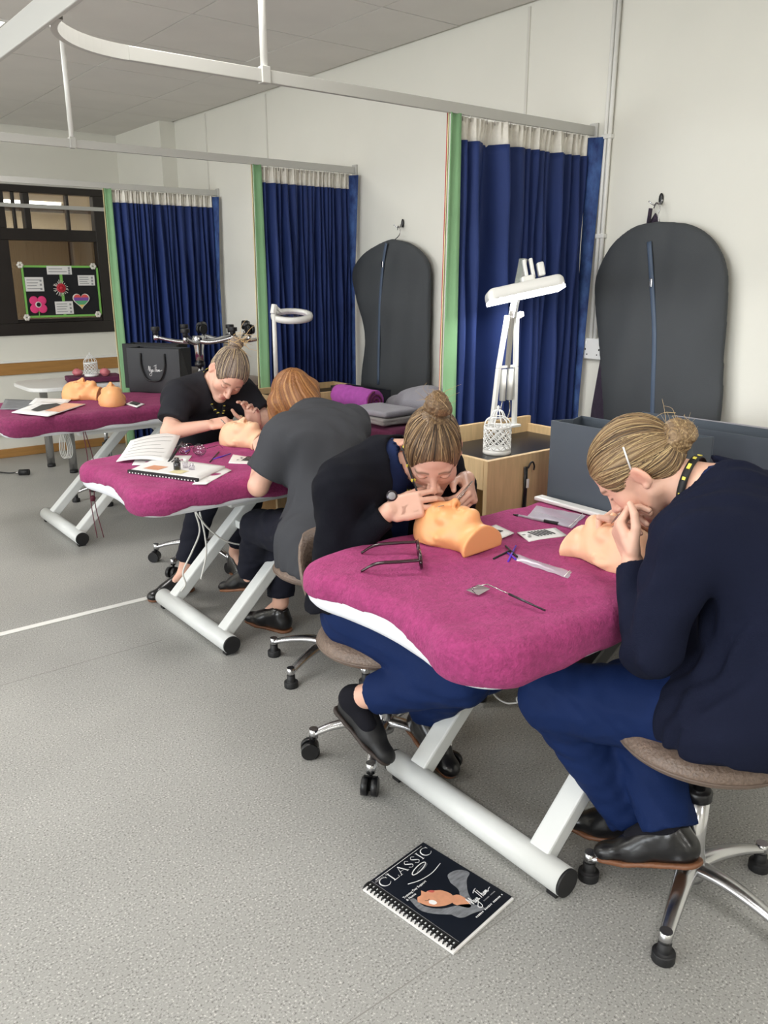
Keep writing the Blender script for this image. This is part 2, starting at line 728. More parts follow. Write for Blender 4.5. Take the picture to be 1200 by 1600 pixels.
def relax_mesh(V, F, it):
    e = np.concatenate([F[:, [0, 1]], F[:, [1, 2]], F[:, [2, 3]], F[:, [3, 0]]])
    for _ in range(it):
        acc = np.zeros_like(V)
        cnt = np.zeros(len(V))
        for a, b in ((0, 1), (1, 0)):
            for k in range(3):
                acc[:, k] += np.bincount(e[:, a], V[e[:, b], k], len(V))
            cnt += np.bincount(e[:, a], minlength=len(V))
        V = 0.5 * V + 0.5 * acc / np.maximum(cnt, 1)[:, None]
    return V


def surface_nets(sdf, lo, hi, h, B=16):
    nb = np.ceil((hi - lo) / (h * B)).astype(int)
    n = nb * B + 1
    G = np.full(n, 1.0, np.float32)
    rad = h * B * 0.5 * math.sqrt(3) + h
    I = np.stack(np.meshgrid(*[np.arange(k) for k in nb], indexing='ij'), -1).reshape(-1, 3)
    cen = lo + (I + 0.5) * B * h
    dc = sdf.eval(cen)
    act = I[np.abs(dc) < 1.25 * rad + 0.006]
    for b in I[dc < -(1.25 * rad + 0.006)]:
        a = b * B
        G[a[0]:a[0] + B + 1, a[1]:a[1] + B + 1, a[2]:a[2] + B + 1] = -1.0
    loc = (np.stack(np.meshgrid(*[np.arange(B + 1)] * 3, indexing='ij'), -1).reshape(-1, 3) * h)
    q4 = 4
    m4 = B // q4
    sub = np.stack(np.meshgrid(*[np.arange(m4)] * 3, indexing='ij'), -1).reshape(-1, 3)
    subc = (sub + .5) * q4 * h
    r4 = h * q4 * .5 * math.sqrt(3)
    oplists = sdf.local(lo + (act + .5) * B * h, rad) if len(act) else []
    for b, ops in zip(act, oplists):
        a = b * B
        base = lo + a * h
        ds = sdf.eval(base + subc, ops)
        on = np.abs(ds) < 1.3 * r4 + .0035
        if not on.any():
            if ds[0] < 0:
                G[a[0]:a[0] + B + 1, a[1]:a[1] + B + 1, a[2]:a[2] + B + 1] = -1.0
            continue
        blk = np.ones((B + 1, B + 1, B + 1), np.float32)
        msk = np.zeros((B + 1, B + 1, B + 1), bool)
        for (i, j, k), d_, w in zip(sub * q4, ds, on):
            if w:
                msk[i:i + q4 + 1, j:j + q4 + 1, k:k + q4 + 1] = True
            elif d_ < 0:
                blk[i:i + q4 + 1, j:j + q4 + 1, k:k + q4 + 1] = -1.0
        mf = msk.ravel()
        bf = blk.ravel()
        bf[mf] = sdf.eval(base + loc[mf], ops)
        G[a[0]:a[0] + B + 1, a[1]:a[1] + B + 1, a[2]:a[2] + B + 1] = bf.reshape(blk.shape)
    cells = []
    for b in act:
        a = b * B
        S = G[a[0]:a[0] + B + 1, a[1]:a[1] + B + 1, a[2]:a[2] + B + 1] < 0
        cnt = np.zeros((B, B, B), np.int8)
        for i in (0, 1):
            for j in (0, 1):
                for k in (0, 1):
                    cnt += S[i:i + B, j:j + B, k:k + B]
        q = np.argwhere((cnt > 0) & (cnt < 8))
        if len(q):
            cells.append(q + a)
    if not cells:
        return np.zeros((0, 3)), np.zeros((0, 4), int)
    C = np.concatenate(cells)
    st = np.array([n[1] * n[2], n[2], 1])
    ids = C @ st
    o = np.argsort(ids)
    C, ids = C[o], ids[o]
    Gf = G.ravel()
    cor = np.array([(i, j, k) for i in (0, 1) for j in (0, 1) for k in (0, 1)])
    val = Gf[ids[:, None] + (cor @ st)[None]]
    acc = np.zeros((len(C), 3))
    cnt = np.zeros(len(C))
    for a in range(8):
        for b in range(a + 1, 8):
            if np.abs(cor[a] - cor[b]).sum() != 1:
                continue
            va, vb = val[:, a], val[:, b]
            m = (va < 0) != (vb < 0)
            t = np.where(m, va / np.where(m, va - vb, 1), 0)
            p = cor[a] + t[:, None] * (cor[b] - cor[a])
            acc += np.where(m[:, None], p, 0)
            cnt += m
    V = lo + (C + acc / np.maximum(cnt, 1)[:, None]) * h
    F = []
    for ax in range(3):
        e1, e2 = (ax + 1) % 3, (ax + 2) % 3
        s0 = Gf[ids] < 0
        s1 = Gf[ids + st[ax]] < 0
        m = (s0 != s1) & (C[:, e1] > 0) & (C[:, e2] > 0)
        i0 = ids[m]
        q = np.stack([i0, i0 - st[e1], i0 - st[e1] - st[e2], i0 - st[e2]], 1)
        k = np.searchsorted(ids, q)
        k = np.minimum(k, len(ids) - 1)
        ok = (ids[k] == q).all(1)
        k = k[ok]
        flip = ~s0[m][ok]
        k[flip] = k[flip][:, ::-1]
        F.append(k)
    return V, np.concatenate(F)


def set_color(me, name, cols):
    a = me.color_attributes.new(name, 'FLOAT_COLOR', 'POINT')
    c = np.ones((len(me.vertices), 4), np.float32)
    c[:, :3] = cols
    a.data.foreach_set('color', c.ravel())


def verts_of(me):
    v = np.empty(len(me.vertices) * 3, np.float32)
    me.vertices.foreach_get('co', v)
    return v.reshape(-1, 3).astype(float)


# ================================================================== THE ROOM
fl = MB().box((XL - .1, YN - .1, -0.1), (W + .1, YB + .1, 0.0)).build('floor', 'floor_vinyl')
struct(fl)
# welded sheet joints of the vinyl, hair-thin inlays lying in the floor
for (a, b) in (((-2.2, 1.06), (1.33, 1.06)), ((-3.0, 3.0), (1.2, 3.0))):
    q = MB().box((a[0], a[1] - .0012, 0.0), (b[0], a[1] + .0012, 0.0004)).build('trim_1', 'ceiling_joint', fl)
q = MB().box((-3.2, 3.452, 0.0), (1.34, 3.486, 0.006)).build('trim_2', 'white_paint', bevel=0.003)
struct(q)
q['label'] = 'flat cream cable strip running straight across the grey floor'

ce = MB().box((XL - .1, YN - .1, HC + .022), (W + .1, YB + .1, HC + .12)).build('ceiling', 'ceiling_joint')
struct(ce)
xs = [W - .018, 2.47]
while xs[-1] - .6 > XL:
    xs.append(xs[-1] - .6)
xs.append(XL + .01)
ys = [2.53]
while ys[0] - .6 > YN:
    ys.insert(0, ys[0] - .6)
ys.insert(0, YN + .01)
while ys[-1] + .6 < YB:
    ys.append(ys[-1] + .6)
ys.append(YB - .015)
tile_me = {}
for i in range(len(xs) - 1):
    for j in range(len(ys) - 1):
        cx, cy = (xs[i] + xs[i + 1]) / 2, (ys[j] + ys[j + 1]) / 2
        if any(abs(cx - p[0]) < .28 and abs(cy - p[1]) < .28 for p in PANELS):
            continue
        w, d = xs[i] - xs[i + 1] - .006, ys[j + 1] - ys[j] - .006
        if w < .03 or d < .03:
            continue
        key = (round(w, 3), round(d, 3))
        if key not in tile_me:
            tile_me[key] = MB().box((-w / 2, -d / 2, 0), (w / 2, d / 2, .02)).mesh('ceiling_tile')
        o = new_obj('ceiling_tile', tile_me[key], 'ceiling_board', ce)
        o.location = (cx, cy, HC)
        o.rotation_euler = (random.uniform(-.003, .003), random.uniform(-.003, .003), 0)

# lit ceiling panels
pan = None
for i, (cx, cy) in enumerate(PANELS):
    if pan is None:
        pan = thing('ceiling_light', 'square white ceiling light panel glowing at the top left corner', 'light', (cx, cy, HC))
        f = MB()
        for a, b in (((-.297, -.297), (.297, -.275)), ((-.297, .275), (.297, .297)), ((-.297, -.275), (-.275, .275)), ((.275, -.275), (.297, .275))):
            f.box((a[0], a[1], -.006), (b[0], b[1], .018))
        f.build('frame', 'white_paint', pan, local=True)
        MB().box((-.275, -.275, .0), (.275, .275, .012)).build('diffuser', 'panel_glow', pan, local=True)
        r = pan
    else:
        r = copy_tree(pan)
        r.location = (cx, cy, HC)
        r['label'] = 'square ceiling light panel above %s' % ('', 'the gap between the two nearest couches', 'the floor in front of the CLASSIC booklet', 'the open floor left of the farthest couch',
                                                             'the open floor left of the middle couch', 'the open floor left of the nearest couch', 'the floor left of the dark window',
                                                             'the floor close to the near wall', 'the far corner of the near wall')[i]
    if i:
        r['group'] = 'ceiling light panels'
    area_light('panel_light', (cx, cy, HC - .012), (0, 0, 0), .55, .55, PANEL_W, (1, .985, .962))

wr = MB().box((W, YN - .1, 0), (W + .1, YB + .1, HC + .12)).build('wall_right', 'wall_paint')
struct(wr)
for y in (2.707, 4.918, 5.755, .25):
    MB().box((W - .006, y - .007, 0), (W + .01, y + .007, HC - .01)).build('seam_strip', 'wall_seam', wr, bevel=.003)
# boxed-out duct in the far corner
struct(MB().box((2.82, 6.27, 0), (W, YB, HC)).build('wall_corner', 'wall_paint'))
wl = MB()
for (y0, y1, z0, z1) in ((YN, YB, 0, .9), (YN, YB, 2.2, HC + .1), (YN, -.6, .9, 2.2), (1.8, 3.0, .9, 2.2), (5.4, YB, .9, 2.2)):
    wl.box((XL - .15, y0, z0), (XL, y1, z1))
struct(wl.build('wall_left', 'wall_paint'))
for k, yc in enumerate((0.6, 4.2)):
    b = MB()
    for a in ((yc - 1.2, yc - 1.15, .9, 2.2), (yc + 1.15, yc + 1.2, .9, 2.2), (yc - 1.2, yc + 1.2, .9, .95), (yc - 1.2, yc + 1.2, 2.15, 2.2), (yc - .025, yc + .025, .9, 2.2)):
        b.box((XL - .1, a[0], a[2]), (XL - .05, a[1], a[3]))
    struct(b.build('window_%d' % (k + 2), 'white_paint'))
struct(MB().box((XL - .1, YN - .1, 0), (W + .1, YN, HC + .1)).build('wall_near', 'wall_paint'))

# back wall with the dark window
Z0, Z1 = .985, 2.135
WX0, WX1 = 1.0, 2.672
wb = MB()
for (x0, x1, z0, z1) in ((XL, WX0, 0, HC + .1), (WX1, W, 0, HC + .1), (WX0, WX1, 0, Z0), (WX0, WX1, Z1, HC + .1)):
    wb.box((x0, YB, z0), (x1, YB + .12, z1))
wbo = struct(wb.build('wall_back', 'wall_paint'))
q = MB().box((XL, YB - .018, .672), (2.82, YB, .768)).build('trim_3', 'wood_trim', bevel=.004)
struct(q)
q = MB().box((XL, YB - .022, .768), (2.82, YB, .786)).build('trim_4', 'white_paint', bevel=.004)
struct(q)
q = MB().box((XL, YB - .02, 0), (2.82, YB, .072)).build('baseboard_back', 'wood_trim', bevel=.005)
struct(q)
# white pipe low on the back wall
q = MB().tube([(.6, YB - .03, .2), (2.8, YB - .03, .2)], .014, 10).build('trim_5', 'white_paint')
struct(q)

win = bpy.data.objects.new('window_1', None)
COL.objects.link(win)
win.location = (1.9, YB, Z0)
struct(win)
win['label'] = 'dark framed internal window with narrow top lights on the back wall'
ya, yb_ = YB - .022, YB + .06
X = lambda u, v: py(u, v, YB)[0]
Zv = lambda u, v: py(u, v, YB)[2]
xr0, xr1 = X(43, 301), X(143, 309)          # right top light
xl0, xl1 = X(3, 299), X(33, 300)            # narrow left top light
zt0, zt1 = Zv(95, 359), Zv(95, 304)
zl1 = Zv(95, 377)
zl0 = Z0 + .095
xw0, xw1 = X(20, 440), X(153, 440)


def fr(name, x0, x1, z0, z1, y0=ya, y1=yb_, m='window_frame'):
    return MB().box((x0, y0, z0), (x1, y1, z1)).build(name, m, win, bevel=.004)


fr('frame_head', WX0, WX1, zt1, Z1)
fr('frame_sill', WX0, WX1, Z0, zl0)
fr('frame_jamb', xr1, WX1, zl0, zt1)
fr('frame_jamb', WX0, WX0 + .08, zl0, zt1)
fr('transom', WX0 + .08, xr1, zl1, zt0)
fr('mullion', xl1, xr0, zt0, zt1)
fr('mullion', 1.70, xl0, zt0, zt1)
fr('mullion', 1.66, xw0, zl0, zl1)
fr('sash_rail', xw0, xr1, zl0, zl0 + .03, YB, yb_)
g1 = X(19, 300)
fr('glazing_bar', g1 - .011, g1 + .011, zt0, zt1, YB, YB + .04)
g1 = X(104, 304)
fr('glazing_bar', g1 - .011, g1 + .011, zt0, zt1, YB, YB + .04)
MB().box((xw0, YB + .045, zl0), (xr1, YB + .05, zl1)).build('pane', 'pane_brown', win)
MB().box((xr0, YB + .045, zt0), (xr1, YB + .05, zt1)).build('pane', 'pane_glass', win)
MB().box((xl0, YB + .045, zt0), (xl1, YB + .05, zt1)).build('pane', 'pane_glass', win)
MB().box((WX0 + .08, YB + .045, zl0), (1.66, YB + .05, zl1)).build('pane', 'pane_brown', win)
MB().box((WX0 + .08, YB + .045, zt0), (1.70, YB + .05, zt1)).build('pane', 'pane_glass', win)
q = MB().box((1.0, YB - .05, 1.965), (2.655, YB - .03, 1.995)).build('blind_rail', 'rail_metal', bevel=.003)
tag(q, 'slim grey rail running across the top lights of the dark window', 'rail')
# the hall behind that window
HX0, HX1, HY1, HZ = -2.5, 7.5, 21.0, 2.95
h = MB().box((HX0, YB + .14, -.1), (HX1, HY1, 0)).build('floor_hall', 'corridor_dark')
struct(h)
struct(MB().box((HX0, HY1, 0), (HX1, HY1 + .1, HZ)).build('wall_hall', 'corridor_wall'))
struct(MB().box((HX0, YB + .14, HZ), (HX1, HY1, HZ + .1)).build('ceiling_hall', 'corridor_wall'))
struct(MB().box((HX0 - .1, YB + .14, 0), (HX0, HY1, HZ)).build('wall_hall_side', 'corridor_wall'))
struct(MB().box((HX1, YB + .14, 0), (HX1 + .1, HY1, HZ)).build('wall_hall_end', 'corridor_wall'))
k = 0
for y in (9.5, 12.5, 15.5, 18.8):
    for x in (1.6, 4.2):
        q = MB().box((x, y, HZ - .05), (x + 1.9, y + .16, HZ - .005)).build('strip_light', 'panel_glow')
        tag(q, '%s glowing strip light on the %s side of the hall ceiling beyond the dark window' % (('nearest', 'second', 'third', 'farthest')[k // 2], ('left', 'right')[k % 2]), 'light', 'hall strip lights')
        k += 1
        area_light('strip_glow', (x + .95, y + .08, HZ - .06), (0, 0, 0), 1.9, .16, 100, (1, .93, .82))
struct(MB().box((HX0, 15.4, 2.52), (HX1, 15.6, 2.62)).build('trim_6', 'corridor_dark'))
for x in (3.15, 4.6, 5.1):
    struct(MB().box((x, 14.0, 0), (x + .05, 14.05, HZ)).build('trim_7', 'corridor_dark'))

# display board standing in that window
bx0, bx1 = X(30, 414), X(150, 416)
bz0, bz1 = Zv(95, 495), Zv(95, 415)
yb0 = YB - .034
bd = thing('display_board', 'black display board with lime border, paper cards and pink paper flower', 'board', ((bx0 + bx1) / 2, yb0, bz0))
MB().box((bx0, yb0, bz0), (bx1, yb0 + .01, bz1)).build('panel', 'board_black', bd)
for a in ((bx0, bx1, bz0, bz0 + .016), (bx0, bx1, bz1 - .016, bz1), (bx0, bx0 + .016, bz0, bz1), (bx1 - .016, bx1, bz0, bz1)):
    MB().box((a[0], yb0 - .004, a[2]), (a[1], yb0, a[3])).build('ribbon', 'green_ribbon', bd)
xm = X(95, 450)
MB().box((xm - .011, yb0 - .003, bz0), (xm + .011, yb0, bz1)).build('ribbon', 'green_ribbon', bd)


def card(u0, v0, u1, v1, lines=4):
    x0, x1, z0, z1 = X(u0, v0), X(u1, v1), Zv(u1, v1), Zv(u0, v0)
    c = MB().box((x0, yb0 - .008, z0), (x1, yb0 - .004, z1)).build('card', 'paper', bd)
    b = MB()
    for i in range(lines):
        z = z1 - (z1 - z0) * (i + 1) / (lines + 1)
        b.box((x0 + .012, yb0 - .0086, z - .003), (x0 + (x1 - x0) * random.uniform(.55, .8), yb0 - .008, z + .003))
    for i in range(3):
        z = z1 - (z1 - z0) * (i + .8) / 3.4
        b.box((x1 - .03, yb0 - .0086, z - .009), (x1 - .014, yb0 - .008, z + .007))
    b.build('print', 'ink_grey', c)['kind'] = 'stuff'


card(70, 415.5, 110, 429, 2)
card(36, 433, 67, 455)
card(118.5, 430, 146, 446)
card(83, 471, 113, 490)


def flower(u, v, r, m, n=4, hole=True):
    c = py(u, v, yb0 - .008)
    f = None
    b = MB()
    for i in range(n):
        t = math.pi / 4 + 2 * math.pi * i / n
        b.sphere(c + (math.cos(t) * r * .62, 0, math.sin(t) * r * .62), (r * .5, .004, r * .5), 12, 8)
    f = b.build('paper_flower', m, bd)
    f['kind'] = 'stuff'
    if hole:
        MB().sphere(c + (0, -.003, 0), (r * .34, .004, r * .34), 12, 8).build('flower_rim', 'rosette_white', f)
        MB().sphere(c + (0, -.006, 0), (r * .24, .004, r * .24), 12, 8).build('flower_eye', 'board_black', f)
    return c


c = flower(60, 476, .072, 'pink_card')
MB().bar(c + (0, .003, -.05), c + (0, .003, -.1), .012, .004).build('stem', 'green_ribbon', bd)
c = py(95, 450, yb0 - .012)
b = MB()
for i in range(22):
    t = 2 * math.pi * i / 22 + random.uniform(-.1, .1)
    b.bar(c, c + np.array([math.cos(t), -.12, math.sin(t)]) * random.uniform(.05, .068), .006, .004)
q = b.build('rosette', 'rosette_white', bd)
q['kind'] = 'stuff'
b = MB()
for i in range(14):
    t = 2 * math.pi * i / 14
    b.sphere(c + np.array([math.cos(t) * .026, -.012, math.sin(t) * .026]), .012, 8, 6)
b.sphere(c + (0, -.018, 0), .02, 8, 6)
b.build('rosette_centre', 'rosette_red', bd)['kind'] = 'stuff'
for (u, v) in ((31, 414), (145, 416), (42, 496), (153, 491)):
    c = py(u, v, yb0 - .008)
    b = MB()
    for i in range(6):
        t = i * math.pi / 3
        b.sphere(c + (math.cos(t) * .016, -.004, math.sin(t) * .016), .012, 8, 6)
    b.build('corner_rosette', 'rosette_white', bd)['kind'] = 'stuff'
c = py(127, 469, yb0 - .006)
hp = []
for i in range(40):
    t = 2 * math.pi * i / 40
    hp.append((16 * math.sin(t) ** 3 / 16 * .062, (13 * math.cos(t) - 5 * math.cos(2 * t) - 2 * math.cos(3 * t) - math.cos(4 * t)) / 16 * .062))


def clip_poly(poly, lo, hi):
    for sgn, lim in ((1, lo), (-1, hi)):
        out = []
        for i in range(len(poly)):
            a, b_ = poly[i], poly[(i + 1) % len(poly)]
            ia, ib = sgn * (a[1] - lim) >= 0, sgn * (b_[1] - lim) >= 0
            if ia:
                out.append(a)
            if ia != ib:
                t = (lim - a[1]) / (b_[1] - a[1])
                out.append((a[0] + t * (b_[0] - a[0]), lim))
        poly = out
    return poly


hrt = MB().prism([(1.14 * p[0], 1.14 * p[1]) for p in hp], 0, .002, M=Matrix.Translation(Vector(c)) @ Matrix.Rotation(math.radians(90), 4, 'X')).build('paper_heart', 'rosette_white', bd)
for (lo_, hi_, m_) in ((.022, .08, 'heart_red'), (-.004, .022, 'heart_violet'), (-.036, -.004, 'heart_green'), (-.09, -.036, 'heart_yellow')):
    pl = clip_poly(hp, lo_, hi_)
    if len(pl) > 2:
        MB().prism(pl, .002, .004, M=Matrix.Translation(Vector(c)) @ Matrix.Rotation(math.radians(90), 4, 'X')).build('heart_band', m_, hrt)

# ------------------------------------------------------------------ wall conduit, socket
cd = thing('wall_conduit', 'white double conduit running down the wall beside the nearest curtain', 'conduit', (W - .014, 2.24, 1.18))
MB().tube([(W - .014, 2.252, HC - .02), (W - .014, 2.258, 1.18)], .0085, 10).build('pipe', 'white_paint', cd)
MB().tube([(W - .014, 2.232, HC - .02), (W - .014, 2.238, 1.18)], .0085, 10).build('pipe', 'white_paint', cd)
for z in (1.6, 1.98):
    MB().box((W - .026, 2.222, z), (W, 2.268, z + .018)).build('clip', 'white_paint', cd, bevel=.003)
so = thing('wall_socket', 'white double wall socket between curtain and garment bag', 'socket', (W - .02, 2.235, 1.11))
MB().box((W - .03, 2.16, 1.105), (W, 2.312, 1.192)).build('plate', 'white_plastic', so, bevel=.004)
for y in (2.2, 2.272):
    MB().box((W - .034, y - .006, 1.165), (W - .03, y + .006, 1.182)).build('rocker', 'white_plastic', so, bevel=.002)
    MB().box((W - .0306, y - .003, 1.142), (W - .0298, y + .003, 1.150)).build('pin_hole', 'ink_black', so)
    MB().box((W - .0306, y - .013, 1.122), (W - .0298, y - .007, 1.127)).build('pin_hole', 'ink_black', so)
    MB().box((W - .0306, y + .007, 1.122), (W - .0298, y + .013, 1.127)).build('pin_hole', 'ink_black', so)

# ------------------------------------------------------------------ curtain rails
RZ = 2.018


def rail(y, x0, label, rods, end=True):
    t = thing('curtain_rail', label, 'rail', (W, y, RZ))
    MB().box((x0, y - .008, RZ - .018), (W - .004, y + .008, RZ + .018)).build('track', 'rail_metal', t, bevel=.002)
    MB().box((W - .012, y - .02, RZ - .03), (W, y + .02, RZ + .03)).build('wall_bracket', 'rail_metal', t, bevel=.002)
    for x in rods:
        MB().tube([(x, y, RZ + .012), (x, y, HC)], .011, 12).build('drop_rod', 'white_paint', t)
        MB().box((x - .014, y - .014, RZ - .02), (x + .014, y + .014, RZ + .026)).build('rod_clamp', 'rail_metal', t, bevel=.002)
    return t


r1 = rail(2.32, .968, 'pale metal curtain rail curving at its free end, nearest the camera', [1.385])
arc = [(.968 - .262 * math.sin(a), 2.32 - .262 * (1 - math.cos(a)), RZ) for a in np.linspace(0, math.pi / 2, 16)]
P = []
for i, p in enumerate(arc):
    a = math.pi / 2 * i / 15
    nx, ny = -math.sin(a), math.cos(a)
    nrm = (math.sin(a) * -1, math.cos(a))
    P.append([(p[0] + .008 * nrm[0], p[1] + .008 * nrm[1], RZ + .018), (p[0] - .008 * nrm[0], p[1] - .008 * nrm[1], RZ + .018),
              (p[0] - .008 * nrm[0], p[1] - .008 * nrm[1], RZ - .018), (p[0] + .008 * nrm[0], p[1] + .008 * nrm[1], RZ - .018)])
MB().grid(P, closed=True, smooth=False).build('curved_track', 'rail_metal', r1)
rail(3.97, -.4, 'pale metal curtain rail over the middle couches', [1.365])
rail(5.625, -.4, 'pale metal curtain rail in front of the dark window', [])
bt = thing('cross_rail', 'wide white rail running lengthwise at the top left corner', 'rail', (.69, 2.5, RZ + .02))
MB().box((.690, -1.5, RZ - .020), (.7035, 6.2, RZ + .044)).build('beam', 'rail_metal', bt, bevel=.003)
for y in (-1.0, 1.3, 6.0):
    MB().tube([(.697, y, RZ + .04), (.697, y, HC)], .011, 12).build('drop_rod', 'white_paint', bt)


# ------------------------------------------------------------------ curtains
def curtain(y, x0, label, seed, zb=.26, npl=15, right_pat=True, wide=False):
    rg = np.random.default_rng(seed)
    t = thing('curtain', label, 'curtain', (2.5, y, zb), group=None)
    x1 = W - .05
    w = rg.uniform(.35, 1.9, npl)
    if wide:
        w[:4] *= 2.0
    edges = np.concatenate([[0], np.cumsum(w)]) / w.sum()
    amp = rg.uniform(.45, 1.0, npl) * (.55 + .5 * w)
    lean = rg.uniform(-.8, .8, npl)

    def fold(s, z):
        """sideways offset of the cloth at fraction s of its width, height z"""
        k = np.clip(np.searchsorted(edges, s, 'right') - 1, 0, npl - 1)
        ph = (s - edges[k]) / (edges[k + 1] - edges[k])
        ph = np.clip(ph + lean[k] * ph * (1 - ph), 0, 1)
        d = (zt - z) / (zt - zb)
        a = amp[k] * (.016 + .024 * np.minimum(1, d * 2.2))
        return a * np.sin(2 * np.pi * ph) + .010 * np.sin(9 * s + 3.1 * d + seed) * d + .004 * np.sin(31 * s + 9 * d) + .007 * np.sin(46 * s - 14 * d + seed) * np.exp(-((d - .25) / .2) ** 2)

    zt = RZ - .10
    S = np.linspace(0, 1, npl * 14)
    Zs = np.concatenate([np.linspace(zt, zt - .25, 8), np.linspace(zt - .28, zb, 26)])
    P = []
    for z in Zs:
        d = (zt - z) / (zt - zb)
        x = x0 + .050 + S * (x1 - x0 - .050) - .02 * d + .008 * np.sin(14 * S + 4 * d + seed) * d
        P.append(np.stack([x, y + fold(S, z), np.full_like(S, z)], 1))
    o = MB().grid(P).build('drape', 'curtain_navy', t)
    sd = o.modifiers.new('thick', 'SOLIDIFY')
    sd.thickness = .003
    # gathered white header tape above the cloth, on hooks
    P = []
    S2 = np.linspace(0, 1, npl * 20)
    for z, kk in ((zt - .012, 0.0), (zt + .02, .4), (zt + .05, .8), (zt + .078, 1.0)):
        jag = .008 * np.sign(np.sin(2 * np.pi * 4.3 * S2 + seed)) * (1 - kk) * 0.6
        x = x0 + .050 + S2 * (x1 - x0 - .050)
        P.append(np.stack([x, y + fold(S2, zt) * (1 - .5 * kk) + .009 * kk * np.sin(2 * np.pi * npl * 2.2 * S2 + 2 * np.sin(7 * S2 + seed)), z + jag], 1))
    o = MB().grid(P).build('header_tape', 'curtain_header', t)
    sd = o.modifiers.new('thick', 'SOLIDIFY')
    sd.thickness = .003
    hk = MB().tube([(0, 0, .02), (0, .004, .03), (0, 0, .036), (0, -.005, .030), (0, -.006, 0)], .0015, 5).mesh('hook')
    for s_ in np.linspace(.02, .985, 18):
        q = new_obj('hook', hk, 'steel', t)
        q.location = (x0 + .050 + s_ * (x1 - x0 - .050), y, zt + .062)
    # leading edge: green border with a cream and red back edge
    for (nm, a0, a1, dy, m_) in (('green_border', .004, .052, 0.0, 'curtain_green'), ('cream_edge', -.004, .006, .012, 'curtain_cream'), ('red_edge', .002, .012, .02, 'curtain_red')):
        zz = np.linspace(RZ - .016, zb, 24)
        aa = np.linspace(a0, a1, 5)
        P = []
        for z in zz:
            d = (RZ - z) / (RZ - zb)
            sway = .010 * math.sin(3.2 * d + seed) * d
            P.append([(x0 + a + sway, y - .012 + dy + .012 * math.sin(a * 60 + 2 * d), z) for a in aa])
        o = MB().grid(P).build(nm, m_, t)
        sd = o.modifiers.new('thick', 'SOLIDIFY')
        sd.thickness = .003
    # patterned strip turned out at the wall
    if right_pat:
        zz = np.linspace(RZ - .03, zb, 24)
        P = []
        for z in zz:
            d = (RZ - z) / (RZ - zb)
            wv = max(.004, .042 * (1 - 1.5 * d) if wide else .034 * (1 - 2.6 * d))
            P.append([(W - .055, y - .01, z), (W - .05 + wv * .35, y - .03 - .2 * wv, z), (W - .05 + wv * .7, y - .045 - .5 * wv, z)])
        o = MB().grid(P).build('patterned_edge', 'curtain_pattern', t)
        sd = o.modifiers.new('thick', 'SOLIDIFY')
        sd.thickness = .003
    return t


curtain(2.32, 2.125, 'navy cubicle curtain with green border behind the lit lamp', 3, npl=13, wide=True)
curtain(3.97, 2.272, 'navy cubicle curtain with green border behind the round magnifier lamp', 8, npl=17)
curtain(5.625, 2.105, 'navy cubicle curtain with green border beside the dark window', 5, npl=19)

# ================================================================== TREATMENT COUCHES
def slab(c, hx, hy, hz, rc, re, bow=0.0):
    """flat cushion: plan corners rounded by rc, edges by re, the low-X end bowed outwards"""
    c = np.asarray(c, float)

    def f(P):
        q = P - c
        x = q[:, 0]
        if bow:
            x = x + np.where(x < 0, bow * (q[:, 1] / hy) ** 2 * -1.0, 0) * 1.0
        a = np.abs(x) - (hx - rc)
        b = np.abs(q[:, 1]) - (hy - rc)
        d2 = np.sqrt(np.maximum(a, 0) ** 2 + np.maximum(b, 0) ** 2) + np.minimum(np.maximum(a, b), 0) - rc
        w0 = d2 + re
        w1 = np.abs(q[:, 2]) - hz + re
        return np.sqrt(np.maximum(w0, 0) ** 2 + np.maximum(w1, 0) ** 2) + np.minimum(np.maximum(w0, w1), 0) - re
    return f


